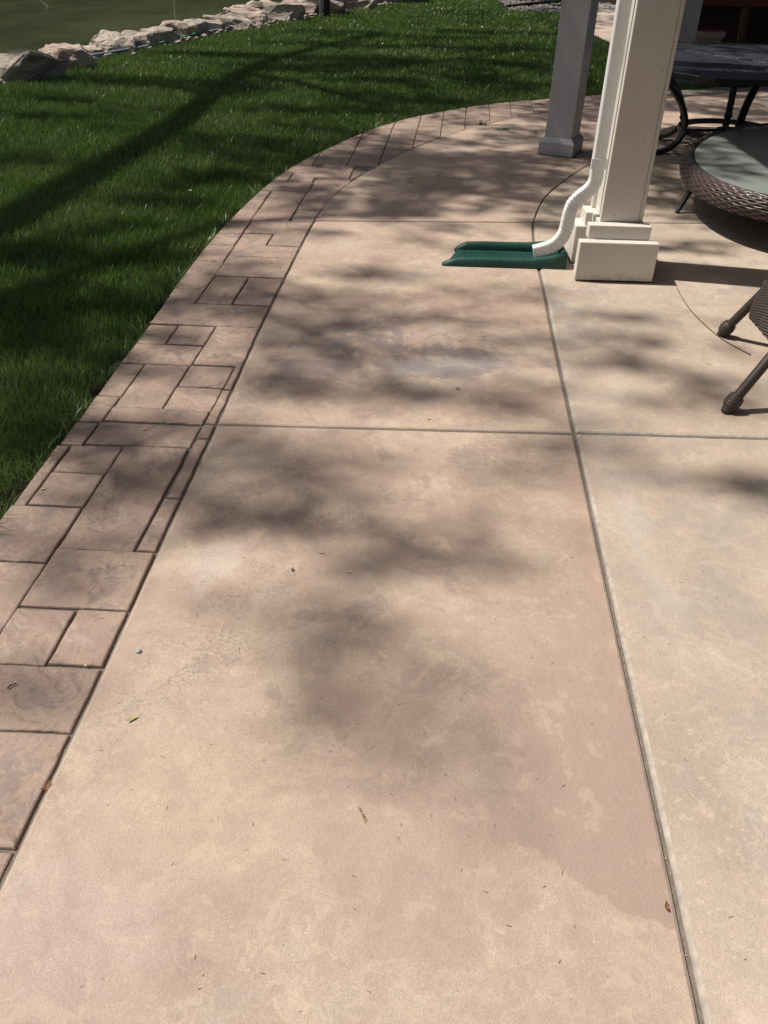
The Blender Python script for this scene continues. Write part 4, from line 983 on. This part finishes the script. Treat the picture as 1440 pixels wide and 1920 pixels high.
# the rest of the crowns, whose shade falls outside the picture
for i in range(170):
    a = random.uniform(0, 6.28); q = random.random() ** .5
    p = Vector((-14 + 4.5 * q * math.cos(a), 4 + 5.5 * q * math.sin(a), random.uniform(9, 20)))
    gpt = p - SUNV * (p.z / SUNV.z)
    if gpt.x > frame_x(max(.5, gpt.y)) - .6 and gpt.y > .3: continue
    cent.append(p); rad.append((.8, .8, .6)); cnt.append(50)
cent = [tuple(c) for c in cent]
lowc = [i for i in range(len(cent)) if cent[i][2] < 14]; hic = [i for i in range(len(cent)) if cent[i][2] >= 14]
def tube_limb(pts, r0_, r1_, name, parent):
    pp_ = catmull(pts, .35); n_ = len(pp_); b = MB(); b.tube(pp_, [r0_ + (r1_ - r0_) * i / (n_ - 1) for i in range(n_)], 9, up=(0, 1, .01)); return b.build(name, 'bark', parent, smooth=True)
def overhead(px_, py_, t): p = ground_at(px_, py_) + SUNV * t; return (p.x, p.y, p.z)
T1 = thing('shade_tree', (-5.6, 3.0, -.1), 'broad leafy tree standing on the lawn left of the walkway', 'tree', 'trees shading the walkway')
tube_limb([(-5.6, 3.0, -.1), (-5.75, 3.4, 2.0), (-6.1, 4.4, 4.4), overhead(0, 420, 7.0)], .30, .17, 'trunk', T1)
tube_limb([overhead(0, 420, 7.0), overhead(210, 300, 7.8), overhead(330, 230, 8.6), overhead(460, 135, 10.0), overhead(560, 98, 11.2), overhead(720, 62, 12.4)], .17, .09, 'limb', T1)
tube_limb([overhead(455, 138, 9.9), overhead(540, 150, 10.3), overhead(640, 178, 10.8), overhead(720, 202, 11.2)], .12, .05, 'limb', T1)
tube_limb([overhead(470, 130, 10.0), overhead(640, 122, 10.8), overhead(800, 118, 11.4), overhead(960, 96, 12)], .11, .05, 'limb', T1)
tube_limb([overhead(400, 180, 9.3), overhead(250, 150, 10), overhead(100, 150, 10.8)], .09, .05, 'limb', T1)
tube_limb([(-6.1, 4.4, 4.4), (-6.6, 4.6, 7), overhead(300, 560, 13.5), overhead(640, 560, 15.2)], .14, .03, 'limb', T1)
tube_limb([(-6.6, 4.6, 7), overhead(420, 420, 12), overhead(700, 400, 12.6), overhead(765, 330, 12.8)], .10, .035, 'limb', T1)
V_, F_ = leaf_cloud([cent[i] for i in lowc], [rad[i] for i in lowc], [cnt[i] for i in lowc], .055, 5); np_mesh('crown', V_, F_, 'foliage', T1)
T2 = thing('shade_tree', (-13.6, 3.6, -.1), 'tall leafy tree farther left behind the broad tree', 'tree', 'trees shading the walkway')
tube_limb([(-13.6, 3.6, -.1), (-13.5, 3.6, 6), (-13.4, 3.5, 10), (-13.3, 3.6, 13)], .42, .14, 'trunk', T2)
tube_limb([(-13.3, 3.6, 12.5), (-14.0, 4.4, 15), (-14.6, 5.2, 17)], .12, .03, 'limb', T2)
tube_limb([(-13.4, 3.5, 10), (-14.2, 3.0, 13), (-15.0, 2.6, 16)], .14, .04, 'limb', T2)
V_, F_ = leaf_cloud([cent[i] for i in hic], [rad[i] for i in hic], [cnt[i] for i in hic], .06, 6); np_mesh('crown', V_, F_, 'foliage', T2)
print('leaves', sum(cnt))

# ------------------------------------------------------------------ small litter on the paving
def leaf(px_, py_, ln, wd_, ang, mat, label, name='fallen_leaf', cat='leaf', z=.003, curl=.35):
    g = ground_at(px_, py_); b = MB(); n_ = 6; vs = []
    for i in range(n_ + 1):
        t = i / n_; w_ = wd_ * math.sin(math.pi * min(.97, t * .93 + .05)) ** .8; zz = z + ln * curl * (t - .5) ** 2 * 2
        for s_ in (-1, 0, 1):
            u, v = (t - .5) * ln, s_ * w_ / 2
            vs.append((g.x + u * math.cos(ang) - v * math.sin(ang), g.y + u * math.sin(ang) + v * math.cos(ang), zz + abs(s_) * w_ * .18))
    fs = [(i * 3 + j, i * 3 + j + 1, (i + 1) * 3 + j + 1, (i + 1) * 3 + j) for i in range(n_) for j in (0, 1)]
    b.add(vs, fs); o = b.build(name, mat, recalc=False); return tag(o, label, cat)
leaf(248, 1350, .028, .008, .75, 'leaf_lime', 'small lime green leaf on the near slab close to the border')
leaf(601, 1037, .020, .006, -.3, 'leaf_yellow', 'tiny yellow leaf on the near slab, left of the pair by the dark dapples')
leaf(653, 1074, .018, .006, -.2, 'leaf_yellow', 'tiny yellow leaf on the near slab beside the dark round dapple')
leaf(80, 918, .016, .008, .1, 'leaf_yellow', 'pale yellow leaf on a border stone near the lawn')
leaf(270, 806, .016, .007, .6, 'leaf_yellow', 'pale yellow leaf on the border stone next to the cross joint')
leaf(803, 786, .026, .006, .4, 'leaf_yellow', 'slim yellow leaf just beyond the cross joint mid walkway')
leaf(1327, 683, .026, .008, -.4, 'leaf_yellow', 'yellow leaf on the patio left of the wicker chair')
leaf(907, 630, .022, .007, -.3, 'leaf_yellow', 'yellow leaf on the middle slab in front of the splash block')
leaf(86, 1476, .030, .010, 1.1, 'leaf_brown', 'curled brown leaf lying in the border joint', z=-.002, curl=.8)
leaf(1250, 1702, .020, .009, 1.5, 'leaf_brown', 'curled brown leaf lying in the right hand slab joint', z=.001, curl=.8)
leaf(357, 366, .030, .022, 1.3, 'petal', 'pale pink petal lying on the lawn', 'petal', 'petal', z=.03)
leaf(548, 1070, .014, .008, 1.2, 'debris_dark', 'black seed husk on the near slab', 'seed_husk', 'seed', curl=.9)
leaf(857, 730, .018, .011, .2, 'debris_dark', 'black seed husk on the middle slab', 'seed_husk', 'seed', curl=.9)
leaf(822, 330, .022, .014, .2, 'debris_dark', 'black crumb on the far slab in the shade', 'seed_husk', 'seed', curl=.9)
def twig(pxs, r, mat, label, name='twig'):
    pts = catmull([(*ground_at(x, y)[:2], r * 1.0 + .001) for x, y in pxs], .01); n_ = len(pts)
    b = MB(); b.tube(pts, [r * (1 - .5 * i / n_) for i in range(n_)], 6); return tag(b.build(name, mat, smooth=True), label, 'twig')
twig([(1407, 667), (1384, 655), (1350, 635), (1310, 600), (1285, 570), (1268, 540)], .0034, 'debris_dark', 'long curved thin twig on the patio beside the wicker chair')
twig([(14, 1292), (22, 1285), (32, 1283)], .0022, 'debris_dark', 'short dark twig on the border stone at the left edge')
twig([(1232, 905), (1236, 910), (1246, 914)], .0018, 'leaf_brown', 'reddish curled twig on the right slab below the cross joint')
SPG = thing('leaf_sprig', tuple(ground_at(677, 1526)), 'small dried sprig with leaflets on the near slab', 'sprig')
b_ = MB(); b_.tube([(*ground_at(684, 1543)[:2], .003), (*ground_at(677, 1527)[:2], .004), (*ground_at(669, 1515)[:2], .003)], .0010, 5); b_.build('stem', 'debris_straw', SPG)
for i in range(7):
    t = i / 6; q = ground_at(682 - 12 * t, 1538 - 22 * t); b_ = MB(); b_.add([(q.x, q.y, .004), (q.x + .005, q.y + .0015, .006), (q.x + .0075, q.y + .0005, .004), (q.x + .004, q.y - .0015, .004)], [(0, 1, 2, 3)]); b_.build('leaflet', 'debris_dark' if i % 3 else 'leaf_lime', SPG, recalc=False)
b_ = MB(); g = ground_at(260, 1222); b_.lathe([(0, 0), (.009, .0), (.008, .004), (.004, .007), (0, .0075)], (g.x, g.y, .001), 7); tag(b_.build('stone_chip', 'stone_chip'), 'small grey chip on the near slab beside the border joint', 'chip')
b_ = MB(); g = ground_at(161, 1249); b_.lathe([(0, 0), (.004, .0), (.0035, .003), (0, .004)], (g.x, g.y, .001), 6); tag(b_.build('pale_chip', 'petal'), 'tiny white chip on a border stone near its joint', 'chip')
# clippings: too small and too many to count
V_, F_ = [], []
def sliver(x, y, ln, w_, z):
    a = random.uniform(0, 6.28); o = len(V_); c_, s_ = math.cos(a), math.sin(a); k_ = random.gauss(0, .12) * ln
    V_.extend([(x - c_ * ln / 2 - s_ * w_ / 2, y - s_ * ln / 2 + c_ * w_ / 2, z), (x - c_ * ln / 2 + s_ * w_ / 2, y - s_ * ln / 2 - c_ * w_ / 2, z),
               (x + c_ * ln / 2 + s_ * (w_ / 2 + k_), y + s_ * ln / 2 - c_ * (w_ / 2 + k_), z + .0006), (x + c_ * ln / 2 - s_ * (w_ / 2 - k_), y + s_ * ln / 2 + c_ * (w_ / 2 - k_), z + .0006)])
    F_.append((o, o + 1, o + 2, o + 3))
for i in range(420):
    y = .45 + 5.0 * random.random() ** 1.6; x = random.uniform(-.72 + .03 * y, min(2.0, .62 + y * .25)); sliver(x, y, random.uniform(.003, .012), random.uniform(.0005, .0012), .0012 if x < x_at(cR, y) else .0052)
o = np_mesh('grass_clippings', np.array(V_), np.array(F_), 'debris_dark'); o['kind'] = 'stuff'; tag(o, 'fine dark clippings and needles scattered over the slabs', 'clippings')
jp = []
for i in range(260):
    y = random.uniform(.6, 6.2); jp.append((x_at(cR, y) + random.gauss(0, .004), y))
for i in range(120):
    x = random.uniform(-.66, 2.4); jp.append((x, Y1 + (x + .669) * .005 - .004 + random.gauss(0, .004)))
for i in range(160):
    y = random.uniform(.9, 6.5); jp.append((x_at(cI, y) + random.gauss(0, .004), y))
pebbles(jp, .0015, .0042, 'joint_litter', 'debris_straw', 'straw coloured seeds and grit caught in the slab joints', -.012)
bpy.context.view_layer.update()
